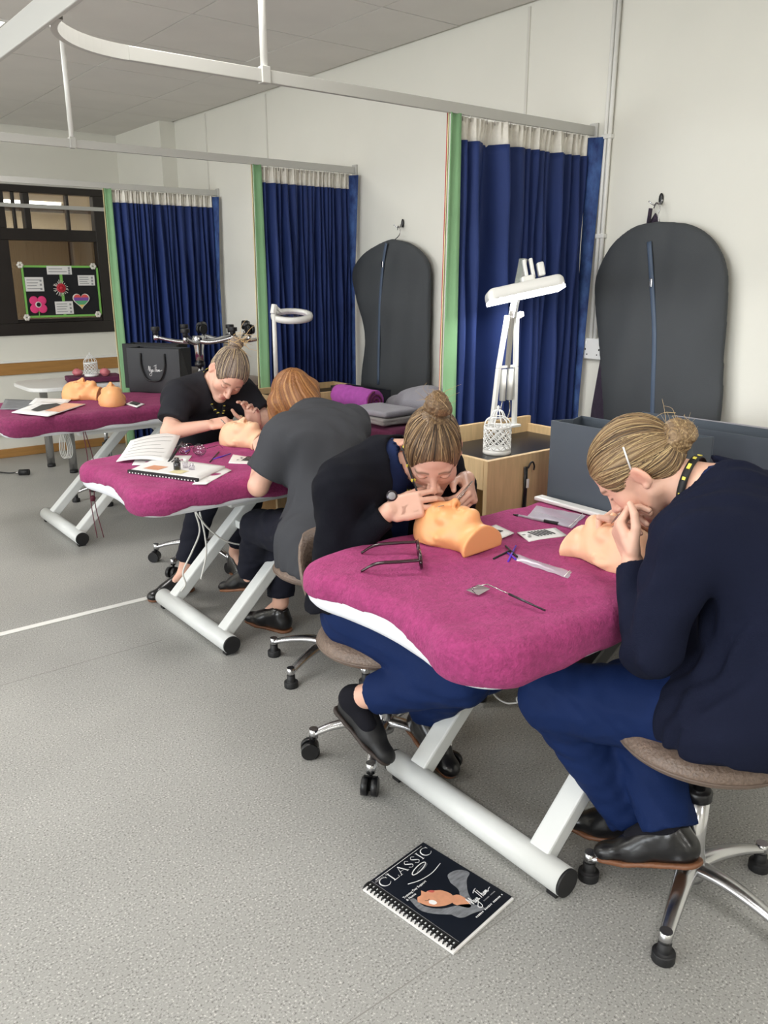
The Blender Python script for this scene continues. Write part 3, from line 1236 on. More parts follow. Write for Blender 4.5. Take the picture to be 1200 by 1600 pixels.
def couch(yc, top, label, tlabel, low=0.0, tm='towel_magenta'):
    x0, x1 = 1.06, 2.84
    hy = .355
    t = thing('treatment_couch', label, 'couch', (1.95, yc, 0))
    cx, hx = (x0 + x1) / 2, (x1 - x0) / 2
    s = SDF().u(slab((cx, yc, top - .062), hx, hy, .042, .16, .03, bow=-.07))
    s.build('padded_top', 'white_vinyl', (x0 - .06, yc - hy - .04, top - .13), (x1 + .04, yc + hy + .04, top + .02), .011, t)
    MB().box((1.42, yc - .27, top - .135), (2.62, yc - .22, top - .10)).build('side_rail', 'white_metal', t, bevel=.006)
    MB().box((1.42, yc + .22, top - .135), (2.62, yc + .27, top - .10)).build('side_rail', 'white_metal', t, bevel=.006)
    zt = top - .118
    for sx, xf in ((1, 1.362), (-1, 2.56)):
        for sy in (-1, 1):
            y = yc + sy * .232
            a = v3(xf + sx * .012, y, .055)
            b = v3(xf + sx * (zt - .03), y, zt)
            MB().bar(a, b, .048, .062, up=(0, 1, 0)).build('leg', 'white_metal', t, bevel=.006)
        MB().tube([(xf, yc - .325, .045), (xf, yc + .325, .045)], .037, 24).build('foot_tube', 'white_metal', t)
        for sy in (-1, 1):
            MB().tube([(xf, yc + sy * .325, .045), (xf, yc + sy * .333, .045)], .036, 24).build('end_cap', 'black_rubber', t)
            MB().box((xf - .02, yc + sy * .30 - .015, 0), (xf + .02, yc + sy * .30 + .015, .012)).build('foot_pad', 'black_rubber', t)
    MB().bar((1.75, yc, .3), (2.25, yc, zt - .02), .06, .06, up=(0, 1, 0)).build('actuator', 'black_plastic', t, bevel=.01)
    MB().bar((1.7, yc - .23, .36), (1.7, yc + .23, .36), .035, .035).build('cross_bar', 'white_metal', t, bevel=.004)
    # towelling cover
    s = SDF().u(slab((cx, yc, top - .052), hx + .008, hy + .010, .052, .165, .04, bow=-.07))

    def hem(P, d):
        u = (P[:, 1] - yc) / hy
        xx = P[:, 0]
        near = np.clip((x0 + .16 - xx) / .16, 0, 1)
        z = top - .084 - low + .010 * np.sin(9 * xx + yc) + .006 * np.sin(23 * xx + 2 * yc)
        z = z + near * (.030 + low + .016 * np.cos(2.4 * u + .5)) * np.clip(1.05 + 1.1 * u, 0, 1) - near * .05 * np.clip(-u - .3, 0, 1)
        wr = .0022 * np.sin(17 * xx + 9 * u + 2 * np.sin(6 * u + 3 * xx)) + .0015 * np.sin(41 * xx - 23 * P[:, 1])
        d = d + wr
        return np.maximum(d, (z - P[:, 2]) * .8)
    s.post = hem
    o = s.build('towel_cover', tm, (x0 - .08, yc - hy - .05, top - .15), (x1 + .05, yc + hy + .05, top + .03), .0085)
    tag(o, tlabel, 'towel')
    return t


T1, T2, T3 = .75, .72, .742
Y1, Y2, Y3 = 1.34, 3.02, 4.75
couch(Y1, T1, 'white framed treatment couch nearest the camera, black spectacles on its cover', 'magenta towelling cover with the black spectacles lying on it', low=.016)
couch(Y2, T2, 'white framed treatment couch holding the open ring binders', 'magenta towelling cover under the spiral booklets and loose papers')
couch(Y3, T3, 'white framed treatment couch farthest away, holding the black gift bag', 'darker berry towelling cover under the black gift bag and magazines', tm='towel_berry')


# ================================================================== STOOLS
def stool(name, label, loc, rz, zseat, foot='glide', back=True, a0=0.0, flip=None, lever=True, rb=.235, backang=math.pi):
    """salon stool: five-star aluminium base, gas column, round padded seat, curved low back.
    Local +x is the direction the sitter faces."""
    t = thing(name, label, 'stool', loc, rz)
    hz = .085 if foot == 'glide' else .105
    MB().lathe([(0, hz - .03), (.034, hz - .03), (.038, hz - .01), (.032, hz + .03), (.027, hz + .06), (.027, zseat - .20), (0, zseat - .20)]).build('column', 'chrome', t, local=True)
    MB().lathe([(0, zseat - .205), (.031, zseat - .205), (.031, zseat - .185), (.026, zseat - .18), (0, zseat - .18)]).build('collar', 'black_plastic', t, local=True)
    MB().lathe([(0, zseat - .185), (.014, zseat - .185), (.014, zseat - .075), (0, zseat - .075)], n=16).build('gas_rod', 'chrome', t, local=True)
    MB().box((-.07, -.05, zseat - .085), (.07, .05, zseat - .07)).build('seat_plate', 'black_plastic', t, local=True)
    arm = None
    for k in range(5):
        a = a0 + 2 * math.pi * k / 5
        if arm is None:
            pts = smooth_path([(.015, 0, hz + .005), (.08, 0, hz + .008), (.16, 0, hz - .004), (rb, 0, hz - .026)], 5)
            n = len(pts)
            rs = [.026 - .011 * i / (n - 1) for i in range(n)]
            b = MB()
            b.tube(pts, rs, 12, flat=.62)
            b.tube([(rb - .002, 0, hz - .008), (rb - .002, 0, hz - .04)], .0145, 12)
            arm = b.mesh('base_arm')
        o = new_obj('base_arm', arm, 'brushed_alu', t, local=True)
        o.rotation_euler = (0, 0, a)
        if foot == 'glide':
            g = MB().lathe([(0, 0), (.024, 0), (.0255, .0008), (.0258, .002), (.0258, .021), (.025, .0225), (.024, .023), (.0165, .0235), (.016, .0245), (.0155, .028), (.0150, hz - .036), (0, hz - .036)], (rb - .002, 0, 0), 16).build('glide', 'black_rubber', o, local=True)
        else:
            g = MB()
            g.tube([(rb - .002, 0, hz - .02), (rb - .002, 0, .045)], .006, 8)
            sw = .6 * math.sin(k * 2.3)
            c = v3(rb - .002 + .014, 0, .027)
            for sy in (-1, 1):
                g.tube([c + (0, sy * .006, 0), c + (0, sy * .024, 0)], .027, 20)
            g.lathe([(.031, -.02), (.031, .02)], c + (0, 0, 0), 12, axis=(0, 1, 0), a0=math.pi * 1.0, a1=math.pi * 2.0)
            g = g.build('caster', 'black_plastic', o, local=True)
    # seat: dished round cushion with a welt
    s = SDF()
    s.u(ell((0, 0, zseat - .035), (.198, .205, .048)))
    s.u(ell((0, 0, zseat - .02), (.18, .19, .036)), .03)
    s.cut(ell((0.02, 0, zseat + .075), (.17, .19, .075)), .03)
    me = s.mesh('seat', (-.24, -.24, zseat - .11), (.24, .24, zseat + .04), .009)
    st = new_obj('seat', me, 'brown_vinyl', t, local=True)
    b = MB()
    b.tube([(.199 * math.cos(q), .206 * math.sin(q), zseat - .036) for q in np.linspace(0, 2 * math.pi, 40)], .004, 6, cap=False)
    b.build('seat_welt', 'brown_piping', st, local=True)
    if lever:
        MB().tube([(.0, .02, zseat - .09), (.03, .16, zseat - .10), (.035, .2, zseat - .105)], .005, 8).build('lever', 'black_plastic', t, local=True)
        MB().obox((.04, .225, zseat - .112), (.012, .002, 0), (-.003, .032, -.006), (0, 0, .004)).build('lever_paddle', 'black_plastic', t, local=True, bevel=.003)
    if back:
        P, Q = [], []
        for i, h_ in enumerate(np.linspace(0, 1, 9)):
            row, row2 = [], []
            z = zseat + .03 + .235 * h_
            wdt = .62 * math.sin(math.pi * (.18 + .72 * h_)) + .12
            for a in np.linspace(-wdt, wdt, 15):
                r = .215 + .045 * h_
                th = .02 * math.sqrt(max(0.02, 1 - (a / wdt) ** 2)) * (1 if 0 < i < 8 else .3)
                ca, sa = math.cos(backang + a), math.sin(backang + a)
                row.append(((r - th) * ca, (r - th) * sa, z))
                row2.append(((r + th) * ca, (r + th) * sa, z))
            P.append(row + row2[::-1])
        b = MB().grid(P, closed=True)
        k = len(P[0])
        b.f.append(list(range(k))[::-1]); b.mi.append(0); b.sm.append(False)
        b.f.append([8 * k + i for i in range(k)]); b.mi.append(0); b.sm.append(False)
        o = b.build('backrest', 'brown_vinyl', t, local=True)
        ca, sa = math.cos(backang), math.sin(backang)
        pts = smooth_path([(.06 * ca, .06 * sa, zseat - .078), (.2 * ca, .2 * sa, zseat - .06), (.245 * ca, .245 * sa, zseat + .02), (.262 * ca, .262 * sa, zseat + .13)], 6)
        MB().tube(pts, .024, 10, flat=.35, up=(-sa, ca, 0)).build('back_bracket', 'brown_piping', t, local=True)
    return t


ZS4, ZS3, ZS2, ZS1 = .478, .43, .44, .45
S4, S3, S2, S1 = (1.605, .838), (1.415, 1.79), (1.63, 2.40), (1.76, 3.78)
stool('salon_stool', 'brown padded stool on black glides at the right edge, under the navy cardigan', (S4[0], S4[1], 0), math.radians(90), ZS4, 'glide', False, a0=math.radians(38), lever=False)
stool('salon_stool', 'brown padded stool on black casters beneath the person with the high bun', (S3[0], S3[1], 0), math.radians(-75), ZS3, 'caster', True, rb=.222, a0=math.radians(225), backang=math.radians(180))
stool('salon_stool', 'brown padded stool on black glides beneath the person in the grey tunic seen from behind', (S2[0], S2[1], 0), math.radians(98), ZS2, 'glide', False, a0=math.radians(100), lever=False)
stool('salon_stool', 'brown padded stool beneath the person with the untidy grey-blonde bun', (S1[0], S1[1], 0), math.radians(-80), ZS1, 'caster', True, a0=math.radians(-70), lever=False, backang=math.radians(125))
stool('salon_stool', 'empty brown stool with chrome base standing behind the farthest couch', (1.88, 5.37, 0), math.radians(20), .56, 'glide', False, a0=math.radians(10), lever=False)
stool('salon_stool', 'empty chrome stool in shadow under the farthest couch against the end curtain', (2.52, 5.36, 0), math.radians(50), .52, 'glide', False, a0=math.radians(20), lever=False)


def upturned(label, x, y, ztop, rz, foot):
    """a stool stood upside down on the couch: seat on the cover, star base in the air"""
    t = stool('upturned_stool', label, (x, y, ztop + .415), rz, .42, foot, False, a0=.3, lever=False, rb=.25)
    t.rotation_euler = (math.pi, 0, rz)
    return t


upturned('upturned chrome stool with its star base in the air, left of the pair', 2.25, 4.66, T3, .5, 'glide')
upturned('upturned chrome stool with casters in the air, right of the pair', 2.60, 4.84, T3, 1.1, 'caster')

# ================================================================== TROLLEY
tx0, tx1, ty0, ty1, tz = 1.835, 2.48, 1.785, 2.2, .882
t = thing('wooden_trolley', 'light oak trolley with black tray top behind the nearest couch', 'trolley', ((tx0 + tx1) / 2, (ty0 + ty1) / 2, 0))
MB().box((tx0, ty0, .06), (tx1, ty0 + .018, tz)).build('side_panel', 'wood_oak', t, bevel=.002)
MB().box((tx0, ty1 - .018, .06), (tx1, ty1, tz + .03)).build('side_panel', 'wood_oak', t, bevel=.002)
MB().box((tx1 - .018, ty0 + .018, .06), (tx1, ty1 - .018, tz)).build('back_panel', 'wood_oak', t, bevel=.002)
MB().box((tx0, ty0 + .018, tz - .1), (tx0 + .018, ty1 - .018, tz)).build('drawer_front', 'wood_oak', t, bevel=.002)
MB().box((tx0 + .018, ty0 + .018, tz - .045), (tx1 - .018, ty1 - .018, tz - .032)).build('tray_top', 'black_plastic', t)
MB().box((tx0 + .01, ty0 + .018, tz - .46), (tx1 - .018, ty1 - .018, tz - .442)).build('shelf', 'wood_oak', t)
MB().box((tx0 + .01, ty0 + .018, .08), (tx1 - .018, ty1 - .018, .098)).build('shelf', 'wood_oak', t)
for a in ((tx0, ty0, tx1, ty0 + .018), (tx0, ty1 - .018, tx1, ty1)):
    pass
for x in (tx0 + .05, tx1 - .05):
    for y in (ty0 + .04, ty1 - .04):
        MB().lathe([(0, 0), (.02, 0), (.024, .024), (.02, .046), (.008, .06), (0, .06)], (x, y, 0), 12).build('castor', 'black_plastic', t)

# ------------------------------------------------------------------ bird-cage lanterns


def birdcage(label, c, s=1.0):
    t = thing('birdcage_lantern', label, 'lantern', c)
    r, h = .047 * s, .092 * s
    MB().lathe([(0, 0), (r * 1.04, 0), (r * 1.06, .006 * s), (r * 1.02, .016 * s), (r * .9, .016 * s), (0, .014 * s)], (0, 0, 0), 24).build('base', 'white_plastic', t, local=True)
    b = MB()
    for z in (.018 * s, h, h + .004 * s):
        b.torus((0, 0, z), r, .0022 * s, n=28, m=6)
    for k in range(12):
        for sg in (-1, 1):
            pts = []
            for i in range(13):
                u = i / 12
                a = 2 * math.pi * k / 12 + sg * u * 2 * math.pi / 4
                pts.append((r * math.cos(a), r * math.sin(a), .018 * s + u * (h - .018 * s)))
            b.tube(pts, .0021 * s, 5)
    b.build('lattice', 'white_plastic', t, local=True)['kind'] = 'stuff'
    b = MB()
    for k in range(12):
        a = 2 * math.pi * k / 12
        pts = [(q * math.cos(a), q * math.sin(a), z) for q, z in
               [(r, h), (r * .98, h + .012 * s), (r * .84, h + .026 * s), (r * .55, h + .036 * s), (r * .48, h + .044 * s), (r * .34, h + .056 * s), (r * .1, h + .062 * s)]]
        b.tube(smooth_path(pts, 3), .0018 * s, 5)
    b.torus((0, 0, h + .037 * s), r * .54, .0024 * s, n=20, m=6)
    b.build('dome', 'white_plastic', t, local=True)['kind'] = 'stuff'
    MB().lathe([(0, h + .06 * s), (.006 * s, h + .062 * s), (.004 * s, h + .066 * s), (.006 * s, h + .071 * s), (0, h + .078 * s)], (0, 0, 0), 10).build('finial', 'white_plastic', t, local=True)
    return t


cg = pz(776, 708, tz - .032)
birdcage('white bird-cage lantern standing on the oak trolley', (cg[0], cg[1], tz - .032), 1.0)

# hook and cable hanging on the trolley side
hk = py(822, 752, ty0 - .008)
t = thing('hook_handle', 'black hanging strap with curved hook on the oak trolley side', 'hook', hk)
b = MB().tube([hk + (-.004, 0, .05), hk + (-.002, 0, -.03), hk + (-.006, 0, -.16)], .009, 8, flat=.5, up=(0, 1, 0))
b.build('strap', 'black_plastic', t)
MB().tube(smooth_path([hk + (0, -.005, .045), hk + (.008, -.008, .062), hk + (.02, -.008, .064), hk + (.028, -.008, .05), hk + (.026, -.008, .036)], 5), .0032, 6).build('hook', 'black_plastic', t)
MB().box(tuple(hk + (-.007, -.012, -.02)), tuple(hk + (.001, -.0075, .01))).build('sticker', 'paper', t)

# ================================================================== LAMPS
lb = v3(2.27, 2.13, .88)
t = thing('desk_lamp', 'white double-arm lamp with lit flat head clamped to the oak trolley', 'lamp', lb)
MB().box(tuple(lb + (-.06, -.02, .012)), tuple(lb + (.075, .03, .022))).build('clamp_plate', 'lamp_plastic', t, bevel=.002)
MB().box(tuple(lb + (-.02, .015, -.07)), tuple(lb + (.02, .03, .02))).build('clamp', 'lamp_plastic', t, bevel=.003)
zA, zM, zT = lb[2] + .018, lb[2] + .24, lb[2] + .43
xo = lb[0] + .004
for sx in (-1, 1):
    pts = [(xo + sx * .052 - .018 * (sx < 0), lb[1], zA), (xo + sx * .046, lb[1], zM), (xo + sx * .024 + .014, lb[1], zT)]
    pts = [v3(*p) for p in pts]
    b = MB().bar(pts[0], pts[1], .016, .016).bar(pts[1], pts[2], .016, .016)
    b.build('arm', 'lamp_plastic', t, bevel=.002)
    MB().tube([(xo + sx * .019, lb[1], zM - .005), (xo + sx * .019, lb[1], zA + .1)], .012, 10).build('spring_tube', 'lamp_plastic', t)
    MB().tube(smooth_path([(xo + sx * .019, lb[1], zA + .1), (xo + sx * .024, lb[1], zA + .06), (xo + sx * .008, lb[1], zA + .02)], 4), .003, 6).build('spring', 'steel', t)
MB().bar((xo - .045, lb[1], zM + .004), (xo + .045, lb[1], zM + .004), .012, .008).build('cross_bar', 'lamp_plastic', t)
MB().bar((xo + .002, lb[1], zM), (xo + .016, lb[1], zT + .02), .014, .014).build('centre_arm', 'steel', t)
MB().bar((xo + .016, lb[1], zT - .01), (xo + .062, lb[1], zT + .20), .028, .014).build('head_arm', 'brushed_alu', t)
MB().bar((xo + .04, lb[1], zT - .005), (xo + .07, lb[1], zT + .005), .02, .02).build('clamp_knob', 'lamp_plastic', t, bevel=.004)
hd = np.array([xo + .012, lb[1] - .06, zT + .075])
R_ = Matrix.Rotation(math.radians(-38), 3, 'Z') @ Matrix.Rotation(math.radians(-12), 3, 'Y') @ Matrix.Rotation(math.radians(-8), 3, 'X')
Rn = np.array(R_)
ax, ay, az = Rn[:, 0], Rn[:, 1], Rn[:, 2]
s = SDF().u(rbox(hd + az * .012, (.192, .085, .024), .02, np.stack([ax, ay, az]))).keep(plane(hd - az * .004, -az), 0.0)
s = SDF().u(rbox(hd + az * .008, (.138, .07, .034), .024, np.stack([ax, ay, az]))).cut(plane(hd, az))
lh = s.build('lamp_head', 'lamp_plastic', tuple(hd - .24), tuple(hd + .24), .006, t)
b = MB().obox(hd - az * .004, ax * .134, ay * .067, az * .0055)
b.build('led_strip', 'led_glow', lh)
MB().obox(hd + az * .05 + ax * .02, ax * .024, ay * .022, az * .012).build('head_joint', 'lamp_plastic', t, bevel=.006)
for q in (-.012, .012):
    MB().obox(hd + az * .085 + ax * (.03 + q), ax * .006, ay * .012, az * .035).build('joint_fork', 'lamp_plastic', t, bevel=.003)
MB().obox(hd + az * .075 + ax * .072, ax * .012, ay * .018, az * .024).build('joint_knob', 'lamp_plastic', t, bevel=.005)
area_light('desk_lamp_light', tuple(hd - az * .012), (math.radians(-8), math.radians(-12), math.radians(-38)), .24, .13, 2.2, (1, 1, 1))

ly = 3.62
c0 = py(428, 490, ly)
t = thing('magnifier_lamp', 'white ring magnifier lamp on a slim pole by the middle curtain', 'lamp', (c0[0], ly, .834))
MB().tube([(c0[0], ly, .84), (c0[0], ly, c0[2])], .011, 12).build('pole', 'lamp_plastic', t)
MB().lathe([(0, 0), (.04, 0), (.04, .02), (.025, .03), (.016, .05), (0, .05)], (c0[0], ly, .834), 24).build('base', 'lamp_plastic', t)
rc = py(456, 493, ly)
MB().bar(c0 + (-.005, 0, .0), c0 + (.005, 0, .045), .03, .02).build('pivot', 'lamp_plastic', t, bevel=.004)
MB().bar(c0 + (.0, 0, .04), rc + (-.06, 0, .02), .018, .014).build('arm', 'lamp_plastic', t, bevel=.003)
R0 = .105
MB().lathe([(R0 * .74, -.012), (R0, -.016), (R0 * 1.02, 0), (R0 * .98, .012), (R0 * .78, .012), (R0 * .73, 0), (R0 * .74, -.012)], rc, 36, axis=(-.10, -.18, 1)).build('ring_head', 'lamp_plastic', t)
MB().lathe([(0, 0.006), (R0 * .74, .002), (R0 * .74, -.002), (0, -.004)], rc, 28, axis=(-.10, -.18, 1)).build('lens', 'lens_glass', t)

# ================================================================== GARMENT BAGS ON THE WALL
def garment_bag(label, hookpt, outline, yzip, seed, thick=.05, lean=0.0):
    """outline: list of (Y, Z) points clockwise; puffed solid against the wall"""
    t = thing('garment_bag', label, 'garment bag', (W - .03, hookpt[0], min(z for _, z in outline)))
    op = np.array([p[1:] for p in smooth_path([(0, *p) for p in outline] + [(0, *outline[0])], 5)])[:-1]
    e0, e1 = op, np.roll(op, -1, 0)

    def poly(P):
        q = P[:, 1:3]
        ins = np.zeros(len(q), bool)
        d = np.full(len(q), 9.0)
        for a_, b_ in zip(e0, e1):
            ab = b_ - a_
            t_ = np.clip((q - a_) @ ab / max(ab @ ab, 1e-12), 0, 1)
            d = np.minimum(d, ((q - a_ - t_[:, None] * ab) ** 2).sum(1))
            c_ = (a_[1] > q[:, 1]) != (b_[1] > q[:, 1])
            xi = a_[0] + (q[:, 1] - a_[1]) * (b_[0] - a_[0]) / (b_[1] - a_[1] if b_[1] != a_[1] else 1e-9)
            ins ^= c_ & (q[:, 0] < xi)
        d = np.sqrt(d)
        d = np.where(ins, -d, d)
        w = .010 + thick * .5 * (1 - np.exp(-np.maximum(-d, 0) / .045))
        w = w + .0035 * np.sin(16 * q[:, 1] + 9 * q[:, 0] + seed) * np.sin(13 * q[:, 0] + seed) + .0025 * np.sin(38 * q[:, 0] + 5 * q[:, 1])
        return np.maximum(d, (np.abs(P[:, 0] - (W - .022 - thick * .5)) - w) * .8)
    lo = np.array([W - .13, op[:, 0].min() - .03, op[:, 1].min() - .03])
    hi = np.array([W - .003, op[:, 0].max() + .03, op[:, 1].max() + .03])
    cv = SDF().u(poly)
    cv.build('cover', 'garment_bag', lo, hi, .0075, t, relax=2)
    top_ = W - .022 - thick * 1.0 - .011
    zp = [(top_, y, z) for y, z in yzip]
    MB().tube(smooth_path(zp, 6), .011, 8, flat=.35, up=(1, 0, 0)).build('zip', 'zip_tape', t)
    sl = zp[1]
    MB().box((sl[0] - .008, sl[1] - .006, sl[2] - .02), (sl[0], sl[1] + .006, sl[2] + .012)).build('zip_slider', 'steel', t, bevel=.002)
    y, z = hookpt
    top = max(op, key=lambda p: p[1])
    MB().tube(smooth_path([(W - .04, top[0], top[1] - .01), (W - .045, y - .02, z - .05), (W - .045, y - .026, z - .022), (W - .042, y - .006, z - .004), (W - .03, y + .012, z - .022)], 6), .0024, 6).build('hanger_hook', 'steel', t)
    h = thing('wall_hook', ('small black coat hook above the %s garment bag' % ('right-hand' if seed == 1 else 'left-hand')), 'hook', (W - .01, y, z))
    MB().sphere((W - .006, y, z + .012), (.006, .010, .022), 10, 8).build('hook_plate', 'black_plastic', h)
    for q in (-1, 1):
        MB().tube(smooth_path([(W - .008, y, z), (W - .03, y + q * .012, z - .01), (W - .042, y + q * .03, z + .004)], 5), .003, 6).build('prong', 'chrome', h)
    return t


wz = lambda u, v: tuple(px(u, v, W - .05)[1:])
garment_bag('dark grey garment bag with steel zip hanging at the right', wz(1022, 315),
            [wz(1028, 346), wz(1075, 350), wz(1112, 372), wz(1134, 415), wz(1136, 470), wz(1130, 560), wz(1124, 660), (1.66, .62), (2.1, .62), wz(944, 660), wz(938, 560), wz(932, 480), wz(932, 432), wz(955, 385), wz(990, 355)],
            [wz(1022, 378), wz(1026, 440), wz(1030, 520), wz(1028, 600), wz(1026, 660)], 1)
garment_bag('dark grey garment bag with pinched left side hanging beside the middle curtain', wz(619, 352),
            [wz(613, 373), wz(640, 380), wz(660, 396), wz(671, 420), wz(671, 470), wz(670, 540), wz(668, 605), (3.36, .6), (3.86, .6), wz(565, 600), wz(571, 540), wz(567, 500), wz(556, 460), wz(551, 430), wz(560, 405), wz(585, 385)],
            [wz(611, 380), wz(606, 412), wz(601, 470), wz(599, 540), wz(598, 600)], 2)
# plum robe hanging behind the right-hand bag
t = thing('hanging_robe', 'dark plum towelling robe hanging behind the right-hand garment bag', 'robe', (W - .03, 2.1, .6))
pts = [wz(1014, 332), wz(1020, 345), wz(1000, 352), wz(958, 372), wz(955, 385), wz(935, 430), wz(936, 520), wz(915, 640), wz(912, 668), (2.2, .7), (2.0, .7), wz(1000, 500), wz(1006, 345)]
P = []
for dx, sc_ in ((.002, .97), (.004, 1.0), (.010, 1.0), (.013, .96), (.014, .5), (.014, .05)):
    cy, cz = np.mean([p[0] for p in pts]), np.mean([p[1] for p in pts])
    P.append([(W - dx, cy + (p[0] - cy) * sc_, cz + (p[1] - cz) * sc_) for p in pts])
MB().grid(P, closed=True).build('robe_body', 'robe_purple', t)
a = wz(1012, 325)
MB().tube([(W - .03, a[0], a[1]), (W - .03, a[0] + .005, a[1] - .06)], .012, 8, flat=.4, up=(0, 1, 0)).build('hanging_loop', 'robe_purple', t)


# ================================================================== PAPER BAGS
def gift_bag(label, c, w, d, h, rz, m, handle=None, logo=None, open_top=True):
    """paper carrier: base centre c, width w (local x), depth d (local y), height h"""
    t = thing('gift_bag', label, 'bag', c, rz)
    th = .004
    MB().box((-w / 2, -d / 2, 0), (w / 2, -d / 2 + th, h)).build('front_panel', m, t, local=True)
    MB().box((-w / 2, d / 2 - th, 0), (w / 2, d / 2, h)).build('back_panel', m, t, local=True)
    for sx in (-1, 1):
        x = sx * w / 2
        b = MB()
        xi = x - sx * min(.03, d * .18)
        b.add([(x, -d / 2, 0), (x, d / 2, 0), (x, -d / 2, h), (x, d / 2, h), (x, 0, 0), (xi, 0, h), (x, 0, h * .25)],
              [(0, 4, 6), (0, 6, 5, 2), (4, 1, 6), (1, 3, 5, 6)])
        o = b.build('gusset', m, t, local=True)
        o.modifiers.new('thick', 'SOLIDIFY').thickness = .003
    MB().box((-w / 2, -d / 2, 0), (w / 2, d / 2, th)).build('base_panel', m, t, local=True)
    if handle:
        hw, drop = handle
        for sy in (-1, 1):
            y = sy * (d / 2 + .006)
            pts = smooth_path([(-hw, y, h - .03), (-hw * .98, y + sy * .004, h - .03 - drop * .5), (-hw * .6, y + sy * .006, h - .03 - drop * .92), (0, y + sy * .006, h - .03 - drop), (hw * .6, y + sy * .006, h - .03 - drop * .92), (hw * .98, y + sy * .004, h - .03 - drop * .5), (hw, y, h - .03)], 6)
            MB().tube(pts, .0055, 8).build('handle', 'ink_black', t, local=True)
    if logo:
        b = MB()
        for st in SCRIPT_LOGO:
            pts = [(logo[2] * (p[0] - .5) + logo[0], -d / 2 - .0008, logo[2] * p[1] + logo[1]) for p in st]
            b.tube(smooth_path(pts, 3), logo[2] * .012, 5, flat=.3, up=(0, 1, 0))
        b.build('logo', 'cover_white', t, local=True)['kind'] = 'stuff'
    return t


# handwritten logo strokes (unit width, baseline 0): a looping M, y, a, then T h o m and a tail
SCRIPT_LOGO = [
    [(0, .10), (.03, .22), (.06, .38), (.075, .12), (.08, .02), (.12, .22), (.155, .36), (.16, .12), (.175, .02), (.2, .06)],
    [(.2, .17), (.215, .05), (.24, .05), (.265, .16), (.255, -.02), (.22, -.2), (.13, -.24), (.08, -.14), (.2, -.04), (.3, .05)],
    [(.345, .15), (.31, .14), (.3, .06), (.33, .03), (.355, .15), (.36, .04), (.4, .06)],
    [(.42, .36), (.52, .42), (.64, .44)], [(.53, .42), (.5, .2), (.47, .02)],
    [(.6, .36), (.565, .15), (.55, .02), (.575, .15), (.6, .17), (.61, .03), (.64, .05)],
    [(.67, .15), (.645, .09), (.665, .03), (.695, .09), (.675, .155), (.71, .13)],
    [(.72, .15), (.725, .04), (.75, .15), (.765, .14), (.77, .04), (.795, .15), (.81, .13), (.82, .04), (.88, .1), (1.0, .13)],
]

# slate carrier bags lying along the nearest couch
gift_bag('slate grey paper carrier bag with white strip at its foot, on the nearest couch', (2.09, 1.45, T1), .47, .15, .258, math.radians(-90), 'bag_slate', handle=None)
MB().box((2.012, 1.21, T1 + .0), (2.03, 1.715, T1 + .018))
q = MB().box((1.965, 1.22, T1 + .001), (2.004, 1.70, T1 + .014)).build('white_strip', 'white_plastic', bevel=.004)
tag(q, 'long flat white plastic strip lying at the foot of the slate bag', 'strip')
gift_bag('slate grey paper carrier bag standing further back against the wall', (2.42, 1.38, T1), .58, .16, .24, math.radians(-88), 'bag_slate')
# black gift bags on the farthest couch
gift_bag('black gift bag with rope handles and white script logo on the farthest couch', (2.12, 4.96, T3), .37, .14, .275, math.radians(-56), 'bag_black', handle=(.085, .17), logo=(.01, .13, .10))
gift_bag('plain black gift bag standing behind the bag with the white logo', (2.178, 5.15, T3), .40, .13, .285, math.radians(-56), 'ink_black')
# dark open box bag behind the grey tunic
gift_bag('dark navy carrier bag lying in front of the middle curtain', (2.55, 3.42, T2), .34, .12, .17, math.radians(-86), 'cover_navy')
gift_bag('flat dark carrier bag beside the purple rolled towel', (2.32, 3.12, T2), .30, .10, .12, math.radians(-86), 'cover_navy')

# ================================================================== HEADS, HANDS, FIGURES
def frame_of(f, u):
    """columns: right, forward, up"""
    f = unit(f)
    x = unit(np.cross(f, np.asarray(u, float)))
    return np.stack([x, f, np.cross(x, f)], 1)


def in_frame(g, o, B, s=1.0):
    o = np.asarray(o, float)

    def f(P):
        return g((P - o) @ B / s) * s
    return f


